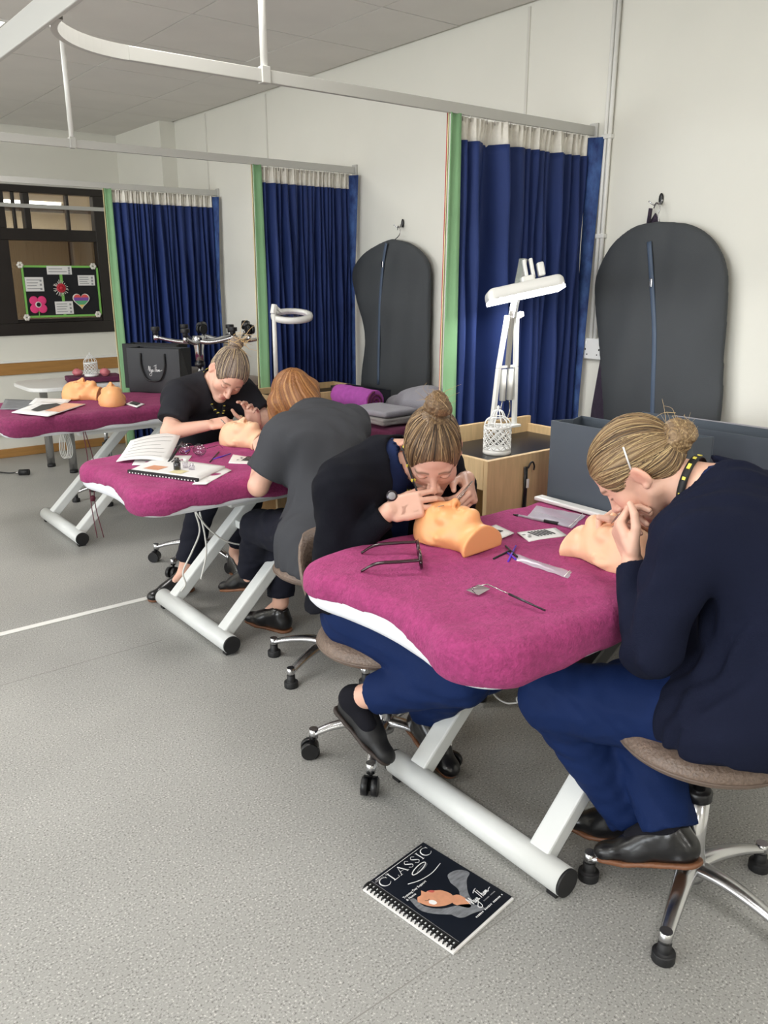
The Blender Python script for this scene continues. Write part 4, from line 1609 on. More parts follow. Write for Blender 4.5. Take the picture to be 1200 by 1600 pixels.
def head_ops(o, B, s=1.0, ears=True, mann=False):
    """a head in its own frame: x right, y out of the face, z to the crown; ear canal at the origin"""
    L = []

    def U(g, k):
        L.append(('u', in_frame(g, o, B, s), k * s))

    def S(g, k):
        L.append(('s', in_frame(g, o, B, s), k * s))
    U(ell((0, -.014, .032), (.073, .093, .085)), 0)
    U(ell((0, .028, .03), (.064, .064, .070)), .03)
    U(ell((0, .042, -.035), (.054, .050, .068)), .03)
    for q in (-1, 1):
        U(cone((q * .055, .0, -.048), (q * .014, .072, -.098), .020, .017), .03)
        U(ell((q * .040, .060, -.028), (.024, .024, .026)), .02)
    U(ell((0, .080, -.100), (.020, .018, .017)), .018)
    U(cone((-.036, .082, .020), (.036, .082, .020), .011, .011), .014)
    for q in (-1, 1):
        S(ell((q * .031, .104, .001), (.019, .017, .0125)), .012)
        U(ell((q * .031, .0795, .0), (.0150, .0140, .0120)), .003)
    U(cone((0, .090, .010), (0, .112, -.032), .0070, .0100), .012)
    U(ell((0, .114, -.034), (.0105, .0105, .0095)), .006)
    for q in (-1, 1):
        U(ell((q * .0115, .102, -.037), (.0075, .0095, .0075)), .005)
    U(ell((0, .0925, -.0635), (.0235, .0105, .0062)), .005)
    U(ell((0, .0915, -.0755), (.0200, .0105, .0070)), .005)
    S(cone((-.021, .105, -.0695), (.021, .105, -.0695), .0022, .0022), .004)
    if ears:
        for q in (-1, 1):
            Re = np.array(Matrix.Rotation(q * math.radians(22), 3, 'Z') @ Matrix.Rotation(math.radians(-12), 3, 'X'))
            U(ell((q * .0755, -.012, -.004), (.0075, .0185, .031), Re.T), .006)
            S(ell((q * .0845, -.006, .001), (.0060, .0105, .019), Re.T), .004)
            U(ell((q * .079, -.006, -.028), (.006, .008, .008)), .004)
    return L


def hair_shape(o, B, style, s=1.0):
    H = SDF()
    H.u(in_frame(ell((0, -.014, .032), (.0768, .0968, .0890)), o, B, s))
    H.u(in_frame(ell((0, .028, .031), (.0664, .0662, .0724)), o, B, s), .03)
    H.u(in_frame(ell((0, -.058, -.028), (.060, .044, .050)), o, B, s), .03)
    H.cut(in_frame(ell((0, .124, -.032), (.086, .086, .112)), o, B, s), .010)
    for q in (-1, 1):
        H.cut(in_frame(ell((q * .085, .012, -.024), (.026, .032, .040)), o, B, s), .012)
        H.cut(in_frame(ell((q * .070, .048, -.055), (.04, .05, .05)), o, B, s), .012)
    H.cut(in_frame(plane((0, -.03, -.072), (0, .30, 1)), o, B, s), .010)
    return H


def bun_ops(H, o, B, c, r, s=1.0, messy=0.0, seed=1):
    """a knot of hair: coiled strands around c (head frame)"""
    rg = np.random.default_rng(seed)
    c = np.asarray(c, float)
    ax = unit(c - np.array([0, -.01, .02]))
    x, y, d = frame_z(ax)
    H.u(in_frame(ell(c, (r * .86, r * .86, r * .72), np.stack([x, y, d])), o, B, s), .012)
    for k in range(3):
        h0 = (-.35 + .38 * k) * r
        R = r * (.78, .72, .42)[k]
        n = 10
        for i in range(n):
            a, b = 2 * math.pi * i / n, 2 * math.pi * (i + 1) / n
            w = r * (.28 + messy * rg.uniform(-.06, .08))
            p = c + d * (h0 + .18 * r * math.sin(a + k)) + R * (x * math.cos(a) + y * math.sin(a))
            q = c + d * (h0 + .18 * r * math.sin(b + k)) + R * (x * math.cos(b) + y * math.sin(b))
            H.u(in_frame(cone(p, q, w, w), o, B, s), .005)
    H.u(in_frame(cone(c - d * r * 1.0, c - d * r * .4, r * .62, r * .5), o, B, s), .015)
    return ax


def strand_noise(ph, seed):
    rg = np.random.default_rng(seed)
    v = np.zeros_like(ph)
    for fq, a in ((9, .5), (17, .6), (31, .7), (53, .7), (83, .5)):
        v = v + a * np.sin(fq * ph + rg.uniform(0, 6.28) + .8 * np.sin(5 * ph + rg.uniform(0, 6)))
    return v / 2.0


def make_hair(name, parent, o, B, H, flow_c, cols, lo, hi, h, seed, depth=.0016, bun_c=None, bun_r=.03, flow='radial', fdir=None):
    """flow_c: point the hair is combed towards (head frame)"""
    o = np.asarray(o, float)
    fc = np.asarray(flow_c, float)
    ax = unit(fc - np.array([0, -.01, .02]))
    x, y, d = frame_z(ax)

    def phase(P):
        q = (P - o) @ B
        if flow == 'radial':
            w = q - np.array([0, -.01, .02])
            ph = np.arctan2(w @ y, w @ x)
        else:
            xx, yy, dd = frame_z(fdir)
            ph = np.arctan2(q @ yy + .0, q @ xx) * 1.0 + 3.0 * np.sin(12 * (q @ dd)) * .12
        if bun_c is not None:
            r = np.sqrt(((q - np.asarray(bun_c)) ** 2).sum(1))
            bq = q - np.asarray(bun_c)
            pb = np.sqrt((bq @ x) ** 2 + (bq @ y) ** 2) * 90 + .8 * np.arctan2(bq @ y, bq @ x)
            ph = np.where(r < bun_r * 1.25, pb, ph)
        return ph

    H.post = lambda P, dd: dd + depth * strand_noise(phase(P), seed)
    me = H.mesh(name, lo, hi, h)
    V = verts_of(me)
    t = strand_noise(phase(V), seed + 3) * .5 + .5 * strand_noise(phase(V) * 1.7 + 1, seed + 9)
    q = (V - o) @ B
    tone = np.clip(.5 + .42 * t, 0, 1)
    c0, c1, c2 = (np.array(c[:3]) for c in cols)
    C = np.where(tone[:, None] < .5, c0 + (c1 - c0) * (tone[:, None] * 2), c1 + (c2 - c1) * (tone[:, None] * 2 - 1))
    set_color(me, 'tint', C)
    return new_obj(name, me, 'hair', parent)


def hair_strands(parent, o, B, H, flow_c, cols, n, seed, r=.0012, tmax=2.7):
    """separate strands combed from the hairline to the knot, lying on the hair"""
    rg = np.random.default_rng(seed)
    o = np.asarray(o, float)
    c0 = np.array([0, -.01, .02])
    x, y, d = frame_z(unit(np.asarray(flow_c, float) - c0))
    th = np.linspace(.42, tmax, 34)
    rs = np.linspace(.055, .15, 40)
    ph = rg.uniform(0, 2 * math.pi, n)
    bend = rg.normal(size=n) * .12
    post, H.post = H.post, None
    b = MB()
    cl = []
    c0c, c1c, c2c = (np.array(c[:3]) for c in cols)
    for i in range(n):
        a = ph[i] + bend[i] * (th - .4)
        w = np.cos(th)[:, None] * d + np.sin(th)[:, None] * (np.cos(a)[:, None] * x + np.sin(a)[:, None] * y)
        Q = c0 + w[:, None, :] * rs[None, :, None]
        val = H.eval((Q.reshape(-1, 3) @ B.T) + o).reshape(len(th), len(rs))
        pts = []
        for k in range(len(th)):
            j = np.nonzero(val[k] < 0)[0]
            if len(j) == 0:
                break
            j = j[-1]
            f = val[k, j] / (val[k, j] - val[k, min(j + 1, len(rs) - 1)] + 1e-9) if j + 1 < len(rs) else 0
            pts.append(c0 + w[k] * (rs[j] + f * (rs[1] - rs[0]) + .0002 + .0010 * rg.random()))
        if len(pts) < 5:
            continue
        P = [o + B @ p for p in pts]
        rr = [r * (1 - .75 * max(0, (k - len(P) * .6) / (len(P) * .4))) for k in range(len(P))]
        b.tube(P, rr, 4, cap=False)
        t = rg.random()
        cc = c0c + (c1c - c0c) * t * 2 if t < .5 else c1c + (c2c - c1c) * (t * 2 - 1)
        cl.append(np.tile(cc, (len(P) * 4, 1)))
    H.post = post
    me = b.mesh('hair_strands')
    set_color(me, 'tint', np.concatenate(cl))
    ob = new_obj('hair_strands', me, 'hair', parent)
    ob['kind'] = 'stuff'
    return ob


mat('hair', rgb(130, 100, 70), 0.42, vcol='tint', bump=0.25, bscale=500, spec=0.45)
mat('skin', rgb(226, 178, 156), 0.48, vcol='tint', sss=0.12, bump=0.04, bscale=260, var=0.03, vscale=30)
SKIN = np.array(rgb(228, 180, 158)[:3])


def wisps(name, parent, o, B, c, n, L, cols, seed, r=.0006, out=None, spread=1.0):
    rg = np.random.default_rng(seed)
    b = MB()
    for i in range(n):
        d = rg.normal(size=3) * spread + (np.array([0, -.4, .9]) if out is None else np.asarray(out, float))
        d = unit(d)
        p = np.asarray(c, float) + rg.normal(size=3) * .018
        e = unit(d + rg.normal(size=3) * .5)
        l = L * rg.uniform(.5, 1.2)
        pts = [p, p + d * l * .5, p + d * l * .5 + e * l * .5]
        pts = [np.asarray(o) + B @ q for q in smooth_path(pts, 4)]
        b.tube(pts, [r * (1 - .6 * k / (len(pts) - 1)) for k in range(len(pts))], 4)
    m = b.mesh(name)
    set_color(m, 'tint', np.array(cols[2][:3]))
    ob = new_obj(name, m, 'hair', parent)
    ob['kind'] = 'stuff'
    return ob


def hand_ops(wr, d, n, side, curls, thumb=(.5, .75, -.55), tcurl=30, s=1.0, spread=.0):
    """wr wrist point, d wrist->knuckles, n out of the back of the hand, side +1 when the thumb lies along cross(d, n)"""
    d = unit(d)
    n = unit(np.asarray(n, float) - d * np.dot(n, d))
    t = np.cross(d, n) * side
    wr = np.asarray(wr, float)
    L = []
    R = np.stack([t, d, n])
    L.append(('u', rbox(wr + d * .050 * s, (.036 * s, .044 * s, .0125 * s), .0120 * s, R), .012))
    L.append(('u', ell(wr + d * .035 * s + t * .022 * s - n * .008 * s, (.017 * s, .03 * s, .015 * s), R), .012))
    tips = []
    for i in range(4):
        p = wr + d * (.086, .091, .086, .077)[i] * s + t * (.029, .0098, -.0095, -.028)[i] * s
        ln = ((.040, .025, .021), (.044, .028, .022), (.041, .026, .021), (.032, .020, .018))[i]
        rr = ((.0086, .0080, .0074, .0066), (.0088, .0082, .0076, .0068), (.0084, .0078, .0072, .0064), (.0076, .0070, .0064, .0058))[i]
        a = 0.0
        dd0 = unit(d + t * spread * (1.5, .5, -.5, -1.5)[i])
        L.append(('u', cone(p - d * .03 * s, p, .010 * s, rr[0] * s), .005))
        for j in range(3):
            a += math.radians(curls[i][j])
            dd = dd0 * math.cos(a) - n * math.sin(a)
            q = p + dd * ln[j] * s
            L.append(('u', cone(p, q, rr[j] * s, rr[j + 1] * s), .0012))
            p = q
        tips.append(p)
    p = wr + d * .024 * s + t * .026 * s - n * .006 * s
    dd = unit(d * thumb[0] + t * thumb[1] + n * thumb[2])
    ax = unit(np.cross(dd, d))
    for j, (l, r0, r1) in enumerate(((.044, .0125, .0105), (.031, .0105, .0092), (.026, .0092, .0072))):
        q = p + dd * l * s
        L.append(('u', cone(p, q, r0 * s, r1 * s), .006 if j == 0 else .0025))
        p = q
        m = Matrix.Rotation(math.radians(tcurl), 3, Vector(ax))
        dd = np.array(m @ Vector(dd))
    tips.append(p)
    return L, tips


def frustum(a, b, ra, rb, sq=None, s=1.0):
    """tapered limb sleeve, flat at b"""
    a, b = np.asarray(a, float), np.asarray(b, float)
    dr = unit(b - a)
    c = cone(a, b + dr * .03, ra, rb + (rb - ra) * .03 / max(np.linalg.norm(b - a), .01), sq, s)

    def f(P):
        return np.maximum(c(P), (P - b) @ dr)
    return f


def wrinkle(amp, seed, k=34.0, d=(0, 0, 1)):
    rg = np.random.default_rng(seed)
    ds = [unit(np.asarray(d, float) + rg.normal(size=3) * .45) for _ in range(3)]
    es = [unit(rg.normal(size=3)) for _ in range(3)]
    ph = rg.uniform(0, 6.28, 6)

    def f(P, dd):
        w = 0
        for i in range(3):
            w = w + np.sin(k * (.7 + .45 * i) * (P @ ds[i]) + ph[i] + 1.6 * np.sin(k * .35 * (P @ es[i]) + ph[i + 3])) / (1 + .5 * i)
        return dd + amp * w * .6
    return f


def multi_mesh(sdf, name, lo, hi, h, boxes, color):
    Vs, Fs, n = [], [], 0
    V, F = surface_nets(sdf, np.asarray(lo, float), np.asarray(hi, float), h)
    for (bl, bh, _) in boxes:
        ins = ((V > np.asarray(bl) + h * .9) & (V < np.asarray(bh) - h * 1.9)).all(1)
        F = F[~ins[F].all(1)]
    Vs.append(V); Fs.append(F); n += len(V)
    for (bl, bh, hh) in boxes:
        V2, F2 = surface_nets(sdf, np.asarray(bl, float), np.asarray(bh, float), hh)
        Vs.append(V2); Fs.append(F2 + n); n += len(V2)
    V, F = np.concatenate(Vs), np.concatenate(Fs)
    used = np.zeros(len(V), bool)
    used[F] = True
    idx = np.cumsum(used) - 1
    V, F = V[used], idx[F]
    me = bpy.data.meshes.new(name)
    me.vertices.add(len(V))
    me.vertices.foreach_set('co', V.astype(np.float32).ravel())
    me.loops.add(len(F) * 4)
    me.loops.foreach_set('vertex_index', F.astype(np.int32).ravel())
    me.polygons.add(len(F))
    me.polygons.foreach_set('loop_start', np.arange(0, len(F) * 4, 4, dtype=np.int32))
    me.polygons.foreach_set('use_smooth', np.ones(len(F), bool))
    me.update(calc_edges=True)
    me.validate()
    set_color(me, 'tint', color(V))
    return me


def face_color(o, B, skin, brow=None, s=1.0, flush=1.0):
    lip = np.array(rgb(196, 112, 104)[:3])
    red = np.array(rgb(222, 148, 126)[:3])
    brc = np.array(rgb(104, 78, 60)[:3]) if brow is None else np.array(brow[:3])
    lash = np.array(rgb(62, 46, 42)[:3])

    def f(P):
        q = (P - np.asarray(o)) @ B / s
        C = np.tile(skin, (len(P), 1))

        def mix(w, c):
            nonlocal C
            w = np.clip(w, 0, 1)[:, None]
            C = C * (1 - w) + c * w
        def blob(c, r):
            return ((((q - np.asarray(c)) / np.asarray(r)) ** 2).sum(1))
        for sx in (-1, 1):
            mix(.5 * flush * np.exp(-blob((sx * .045, .07, -.03), (.022, .03, .022))), red)
            mix(.6 * flush * np.exp(-blob((sx * .08, -.01, -.002), (.014, .022, .03))), red)
        mix(.5 * flush * np.exp(-blob((0, .115, -.034), (.014, .012, .012))), red)
        mix(1.3 * np.exp(-blob((0, .10, -.0635), (.021, .014, .0055)) * 1.2), lip)
        mix(1.3 * np.exp(-blob((0, .10, -.076), (.018, .014, .0062)) * 1.2), lip)
        for sx in (-1, 1):
            u = (q[:, 0] * sx - .032)
            zc = .0225 + .004 * np.cos(u / .018 * 1.4) - .10 * u
            w = np.exp(-((q[:, 2] - zc) / .0036) ** 2) * (np.abs(u) < .019) * (q[:, 1] > .055)
            mix(.85 * w, brc)
            ze = -.0055 + 18 * (u * u)
            w = np.exp(-((q[:, 2] - ze) / .0021) ** 2) * (np.abs(u) < .0145) * (q[:, 1] > .075)
            mix(.9 * w, lash)
        return C
    return f


# ------------------------------------------------------------------ training heads
def mannequin_mesh(s=.865):
    """practice head lying on its back at the origin: crown at +y, face up, flat underside on z = 0"""
    B = frame_of((0, 0, 1), (0, 1, 0))
    o = np.array([0, 0, .040 * s])
    H = SDF()
    H.ops = head_ops(o, B, s, ears=True)
    H.u(in_frame(ell((0, -.02, .02), (.078, .07, .09)), o, B, s), .02)
    H.u(in_frame(cone((0, -.015, -.06), (0, .0, -.20), .056, .058, (1, 0, 0), 1.14), o, B, s), .03)
    H.u(in_frame(cone((-.055, -.02, -.165), (.055, -.02, -.165), .04, .04), o, B, s), .03)
    H.cut(plane((0, 0, .0005), (0, 0, 1)))
    H.cut(lambda P: P[:, 1] + .152 * s)
    hm = H.mesh('head', (-.13, -.19, -.01), (.13, .16, .19), .0036)
    Vh = verts_of(hm)
    Vh[:, 2] *= .9
    hm.vertices.foreach_set('co', Vh.astype(np.float32).ravel())
    b = []
    for sx in (-1, 1):
        pts = [o + B @ (np.array([sx * .031 + dx, .0945 + .0015 - 10 * dx * dx, -.004 + 14 * dx * dx]) * s) for dx in np.linspace(-.014, .014, 7)]
        b.append(MB().tube([p * (1, 1, .9) for p in pts], .0008, 5).mesh('lash_line'))
    return hm, b


MANN, MANN_LASH = mannequin_mesh()


def mannequin(label, c, ang, zt, m):
    """c: point under the ears; ang: direction of the crown in plan (degrees)"""
    t = thing('training_head', label, 'mannequin head', (c[0], c[1], zt), math.radians(ang - 90))
    me = MANN.copy()
    hd = new_obj('head', me, m, t, local=True)
    for q in MANN_LASH:
        new_obj('lash_line', q, 'ink_grey', hd, local=True)
    return t

# mannequins on the three couches
mannequin('peach training head under the tweezers of the person with the high bun', (1.458, 1.565), 95, T1, 'mannequin_peach')
mannequin('pale training head beneath the hands of the person in the navy cardigan', (1.672, 1.155), -92, T1, 'mannequin_pale')
mannequin('pale training head on the middle couch with pink cut neck', (1.735, 3.235), 112, T2, 'mannequin_pale')
mannequin('peach training head lying sideways beside the magazines on the farthest couch', (1.60, 4.955), 140, T3, 'mannequin_peach')
mannequin('peach training head seen from its crown beside the black gift bag', (1.665, 4.60), -110, T3, 'mannequin_peach')


# ================================================================== PEOPLE
mat('tunic_navy', rgb(30, 42, 78), 0.75, spec=0.12, bump=0.15, bscale=350)
mat('cardigan_black', rgb(20, 21, 28), 0.9, spec=0.12, bump=0.3, bscale=420, var=0.06, vscale=20)
mat('cardigan_navy', rgb(22, 26, 44), 0.9, spec=0.12, bump=0.3, bscale=420, var=0.06, vscale=20)
mat('trouser_navy', rgb(20, 38, 80), 0.7, spec=0.12, bump=0.15, bscale=350, var=0.05, vscale=9)
mat('trouser_black', rgb(31, 32, 42), 0.75, spec=0.12, bump=0.15, bscale=350)
mat('tunic_black', rgb(40, 40, 45), 0.75, spec=0.12, bump=0.15, bscale=350)
mat('tunic_grey', rgb(66, 67, 71), 0.75, spec=0.12, bump=0.15, bscale=350)
mat('sock_black', rgb(28, 28, 34), 0.9, spec=0.12, bump=0.2, bscale=400)


def limb_chain(S, pts, rs, k=.02, sq=None, s=1.0):
    for i in range(len(pts) - 1):
        S.u(cone(pts[i], pts[i + 1], rs[i], rs[i + 1], sq, s), k)


def shoe(parent, heel, toe, up, style='leather', w=.042, name='shoe'):
    """heel and toe on the sole plane, up = direction of the ankle"""
    heel, toe = np.asarray(heel, float), np.asarray(toe, float)
    d = unit(toe - heel)
    L = np.linalg.norm(toe - heel)
    u = unit(np.asarray(up, float) - d * np.dot(up, d))
    x = np.cross(d, u)
    R = np.stack([x, d, u])
    g = lambda a, b, c: heel + d * a * L + x * b + u * c
    S = SDF()
    S.u(cone(g(.14, 0, .036), g(.30, 0, .040), .033, .034))
    S.u(cone(g(.15, 0, .05), g(.20, 0, .076), .034, .037), .02)
    S.u(cone(g(.24, 0, .070), g(.46, 0, .052), .035, .030), .02)
    S.u(cone(g(.30, 0, .050), g(.62, 0, .034), .034, .033), .03)
    S.u(cone(g(.60, 0, .028), g(.86, 0, .024), .038, .028, u, .72), .03)
    S.u(ell(g(.88, 0, .022), (.030, .034, .019), R), .02)
    S.cut(plane(g(0, 0, .010), u))
    S.cut(cone(g(.15, 0, .118), g(.26, 0, .112), .026, .022), .004)
    lo, hi = np.minimum(heel, toe) - .12, np.maximum(heel, toe) + .12
    sh = S.build(name, 'black_leather' if style == 'leather' else 'shoe_canvas', lo, hi, .005, parent)
    T = SDF()
    T.u(cone(g(.14, 0, .006), g(.34, 0, .006), .036, .034, u, .5))
    T.u(cone(g(.34, 0, .006), g(.68, 0, .006), .034, .041, u, .5), .01)
    T.u(cone(g(.68, 0, .006), g(.88, 0, .007), .041, .031, u, .5), .01)
    T.cut(plane(g(0, 0, .0), u)).keep(lambda P: (P - g(0, 0, .012)) @ u)
    T.build('sole', 'shoe_sole' if style == 'leather' else 'dark_sole', lo, hi, .005, sh)
    b = MB()
    for i in range(4):
        q = .38 + .075 * i
        hz = .084 - .011 * i
        b.tube([g(q, -.018, hz - .008), g(q + .01, 0, hz), g(q, .018, hz - .008)], .0022, 6)
    b.build('laces', 'ink_black', sh)['kind'] = 'stuff'
    return sh


def lanyard(parent, pts, n_marks=8, w=.008, badge=True):
    P = smooth_path(pts, 8)
    o = MB().tube(P, w, 8, flat=.22, up=(0, 0, 1)).build('lanyard', 'ink_black', parent)
    for k in range(n_marks):
        i = int((k + .5) / n_marks * (len(P) - 1))
        d = unit(P[min(i + 1, len(P) - 1)] - P[max(i - 1, 0)])
        MB().tube([P[i] - d * .006, P[i] + d * .006], w * .72, 8, flat=.6).build('lanyard_mark', 'yellow_print', o)
    return o


def band(P, N, w, name, m, parent):
    """flat ribbon through P, its width along N"""
    g = [[p - unit(n) * w, p + unit(n) * w] for p, n in zip(P, N)]
    o = MB().grid(g).build(name, m, parent)
    o.modifiers.new('thick', 'SOLIDIFY').thickness = .002
    return o


def neck_lanyard(parent, nk, sk, front, hang, r=.063, at=.42, nm=9):
    nk, sk, hang = (np.asarray(q, float) for q in (nk, sk, hang))
    nd = unit(sk - nk)
    c = nk + (sk - nk) * at
    f = np.asarray(front, float)
    f = unit(f - nd * np.dot(f, nd))
    x = np.cross(f, nd)
    A = np.linspace(math.radians(55), math.radians(305), 30)
    P = [c + r * (f * math.cos(a) + x * math.sin(a)) - nd * .035 * max(0, math.cos(a)) for a in A]
    o = band(P, [nd] * len(P), .0085, 'lanyard', 'ink_black', parent)
    for e in (P[0], P[-1]):
        mid = e * .5 + hang * .5 + f * .03
        Q = smooth_path([e, mid, hang], 8)
        band(Q, [x] * len(Q), .0075, 'lanyard_strap', 'ink_black', o)
        for k in range(1, 5):
            q = Q[int(k * (len(Q) - 1) / 5)]
            MB().obox(q + f * .0022, x * .004, nd * .006, f * .0012).build('lanyard_mark', 'yellow_print', o)
    for k in range(nm):
        i = int((k + .5) * (len(P) - 1) / nm)
        rad = unit(P[i] - c)
        MB().obox(P[i] + rad * .002, np.cross(nd, rad) * (.007 if k % 2 else .0035), nd * .0035, rad * .0012).build('lanyard_mark', 'yellow_print', o)
    MB().obox(hang - (0, 0, .03), x * .018, f * .002, np.array([0, 0, .03])).build('badge', 'ink_black', o)
    return o


def figure(name, label, J, cfg):
    """J: joints in metres. Builds the body as one surface and the clothes as its parts."""
    hd, B = np.asarray(J['head'], float), frame_of(J['face'], J['crown'])
    pel, ch, nk = (np.asarray(J[k], float) for k in ('pelvis', 'chest', 'neck'))
    hips = [np.asarray(J[k], float) for k in ('hipL', 'hipR')]
    fw = unit(J['front'])
    sk = hd + B @ np.array([0, -.022, -.062])
    S = SDF()
    S.u(cone(hips[0], hips[1], .095, .095))
    S.u(cone(pel, ch, .118, .122, fw, .78), .05)
    S.u(cone(ch, nk - unit(nk - ch) * .06, .125, .085, fw, .75), .05)
    for a in 'LR':
        S.u(cone(nk - unit(nk - ch) * .02, J['sh' + a], .050, .047), .04)
        S.u(cone(J['sh' + a], J['el' + a], .046, .037), .03)
        S.u(cone(J['el' + a], J['wr' + a], .039, .0245), .015)
        S.u(cone(J['hip' + a], J['kn' + a], .088, .058), .04)
        S.u(cone(J['kn' + a], J['an' + a], .054, .034), .03)
        S.u(cone(J['an' + a], np.asarray(J['an' + a]) * .45 + np.asarray(J['toe' + a]) * .55, .026, .018), .012)
    S.u(cone(nk, sk, .056, .053), .035)
    S.ops += head_ops(hd, B)
    tips = {}
    boxes = [(hd - .165, hd + .165, cfg.get('hh', .0028))]
    for a in 'LR':
        hp = J['hand' + a]
        L, tp = hand_ops(J['wr' + a], hp['d'], hp['n'], hp['side'], hp['curls'], hp.get('thumb', (.5, .75, -.55)), hp.get('tcurl', 25), spread=hp.get('spread', 0))
        S.ops += L
        tips[a] = tp
        c = np.asarray(J['wr' + a], float) + unit(hp['d']) * .075
        boxes.append((c - .105, c + .105, cfg.get('hh', .0028) * .82))
    pts = np.array([hd, pel, ch, nk] + [J[k + a] for k in ('sh', 'el', 'wr', 'hip', 'kn', 'an', 'toe') for a in 'LR'])
    lo, hi = pts.min(0) - .2, pts.max(0) + .2
    me = multi_mesh(S, name, lo, hi, cfg.get('h', .0055), boxes, face_color(hd, B, cfg.get('skin', SKIN), cfg.get('brow')))
    body = new_obj(name, me, 'skin')
    tag(body, label, 'person', 'people')
    del body['group']

    lo, hi = lo - .14, hi + .14
    # ---------------- trousers
    T = SDF()
    T.u(cone(hips[0], hips[1], .108, .108))
    T.u(cone(pel, pel + (ch - pel) * .35, .128, .12, fw, .82), .05)
    for a in 'LR':
        h_, k_, n_ = (np.asarray(J[q + a], float) for q in ('hip', 'kn', 'an'))
        tp = cfg.get('hem' + a, .86)
        hem = k_ + (n_ - k_) * tp
        rt = cfg.get('leg', (.100, .072, .066, .058))
        T.u(cone(h_, k_, rt[0], rt[1]), .045)
        T.u(frustum(k_, hem, rt[2], rt[3]), .028)
    T.post = wrinkle(.0028, cfg['seed'], 105)
    T.build('trousers', cfg['trousers'], lo, hi, .007, body)

    # ---------------- top
    C = SDF()
    inf = cfg.get('inflate', .016)
    C.u(cone(hips[0], hips[1], .098 + inf, .098 + inf))
    C.u(cone(pel, ch, .122 + inf, .128 + inf, fw, .80), .05)
    C.u(cone(ch, nk - unit(nk - ch) * .06, .130 + inf, .088 + inf, fw, .78), .05)
    ub = -fw * .03 - unit(nk - ch) * .03
    C.u(cone(np.asarray(J['shL']) * .8 + np.asarray(J['shR']) * .2 + ub, np.asarray(J['shL']) * .2 + np.asarray(J['shR']) * .8 + ub, .072 + inf, .072 + inf), .06)
    for f in cfg.get('extra', []):
        C.u(f, .05)
    for a in 'LR':
        sh, el, wr = (np.asarray(J[q + a], float) for q in ('sh', 'el', 'wr'))
        C.u(cone(nk - unit(nk - ch) * .035, sh, .050 + inf * .7, .050 + inf), .06)
        if cfg['sleeve'] == 'short':
            cu = sh + (el - sh) * cfg.get('slen', .62)
            C.u(frustum(sh, cu, .050 + inf, .050 + inf), .05)
        else:
            C.u(cone(sh, el, .050 + inf, .043 + inf * .4), .022)
            cu = el + (wr - el) * .92
            C.u(frustum(el, cu, .043 + inf * .4, .033 + inf * .3), .02)
    C.u(cone(nk - unit(nk - ch) * .02, nk + (sk - nk) * .18, .062 + inf * .6, .060 + inf * .3), .03)
    # neck opening
    nd = unit(sk - nk)
    C.cut(cone(nk + nd * .055, nk + nd * .13, .062, .075), .006)
    for f in cfg.get('neckcut', []):
        C.cut(f, .008)
    for f, k in cfg.get('hemcut', []):
        C.cut(f, k)
    C.post = wrinkle(cfg.get('wr', .004) * .75, cfg['seed'] + 5, 80, (.6, .6, .4))
    top = C.build(cfg['topname'], cfg['top'], lo, hi, .0065, body)
    if cfg.get('under'):
        # a tunic showing inside an open cardigan
        U = SDF()
        U.u(cone(hips[0], hips[1], .106, .106))
        U.u(cone(pel, ch, .130, .136, fw, .80), .05)
        U.u(cone(ch, nk - unit(nk - ch) * .06, .138, .096, fw, .78), .05)
        for a in 'LR':
            U.u(cone(nk - unit(nk - ch) * .035, J['sh' + a], .060, .058), .04)
        U.u(cone(nk - unit(nk - ch) * .02, nk + (sk - nk) * .15, .066, .064), .03)
        U.cut(cone(nk + nd * .045, nk + nd * .13, .064, .085), .006)
        U.post = wrinkle(.002, cfg['seed'] + 8, 90)
        U.build('tunic', cfg['under'], lo, hi, .007, body)
    for a in 'LR':
        if cfg.get('shoe' + a):
            st, he, to, up = cfg['shoe' + a]
            shoe(body, he, to, up, st)
            if st == 'canvas' or cfg.get('socks'):
                an = np.asarray(J['an' + a], float)
                kn = np.asarray(J['kn' + a], float)
                dn = unit(kn - an)
                tq = an * .42 + np.asarray(J['toe' + a], float) * .58
                SDF().u(cone(an + dn * .022, an, .037, .037)).u(cone(an, tq, .037, .026), .02).build('sock', 'sock_black', np.minimum(an, tq) - .08, np.maximum(an, tq) + .08, .006, body)
    return body, hd, B, tips, sk


HOLD = [(48, 52, 30), (52, 56, 32), (58, 62, 36), (62, 62, 38)]
REST = [(18, 30, 20), (26, 36, 24), (32, 40, 26), (38, 42, 26)]

# ------------------------------------------------------------------ person in the navy cardigan (right, nearest)
HB = (rgb(62, 48, 36), rgb(130, 104, 74), rgb(204, 178, 132))
J4 = dict(head=(1.594, 1.069, 1.028), face=(-.20, .60, -.775), crown=(-.45, .63, .63), front=(-.05, 1, -.35),
          pelvis=(1.63, .785, .54), chest=(1.655, .77, .85), neck=(1.65, .905, .995),
          hipL=(1.55, .80, .53), hipR=(1.72, .80, .53), knL=(1.465, 1.165, .44), knR=(1.63, 1.06, .44),
          anL=(1.585, .985, .14), anR=(1.535, .865, .215), toeL=(1.57, 1.13, .05), toeR=(1.487, .985, .10),
          shL=(1.475, .86, .93), shR=(1.83, .88, .93), elL=(1.405, .875, .69), elR=(1.86, 1.03, .74),
          wrL=(1.505, 1.005, .835), wrR=(1.745, 1.135, .845),
          handL=dict(d=(.15, .62, .75), n=(-.75, .55, -.2), side=1, curls=HOLD, spread=.05, thumb=(.75, .45, -.35), tcurl=18),
          handR=dict(d=(-.45, .75, .1), n=(.6, .2, .75), side=-1, curls=HOLD, spread=.05, thumb=(.75, .45, -.35), tcurl=18))
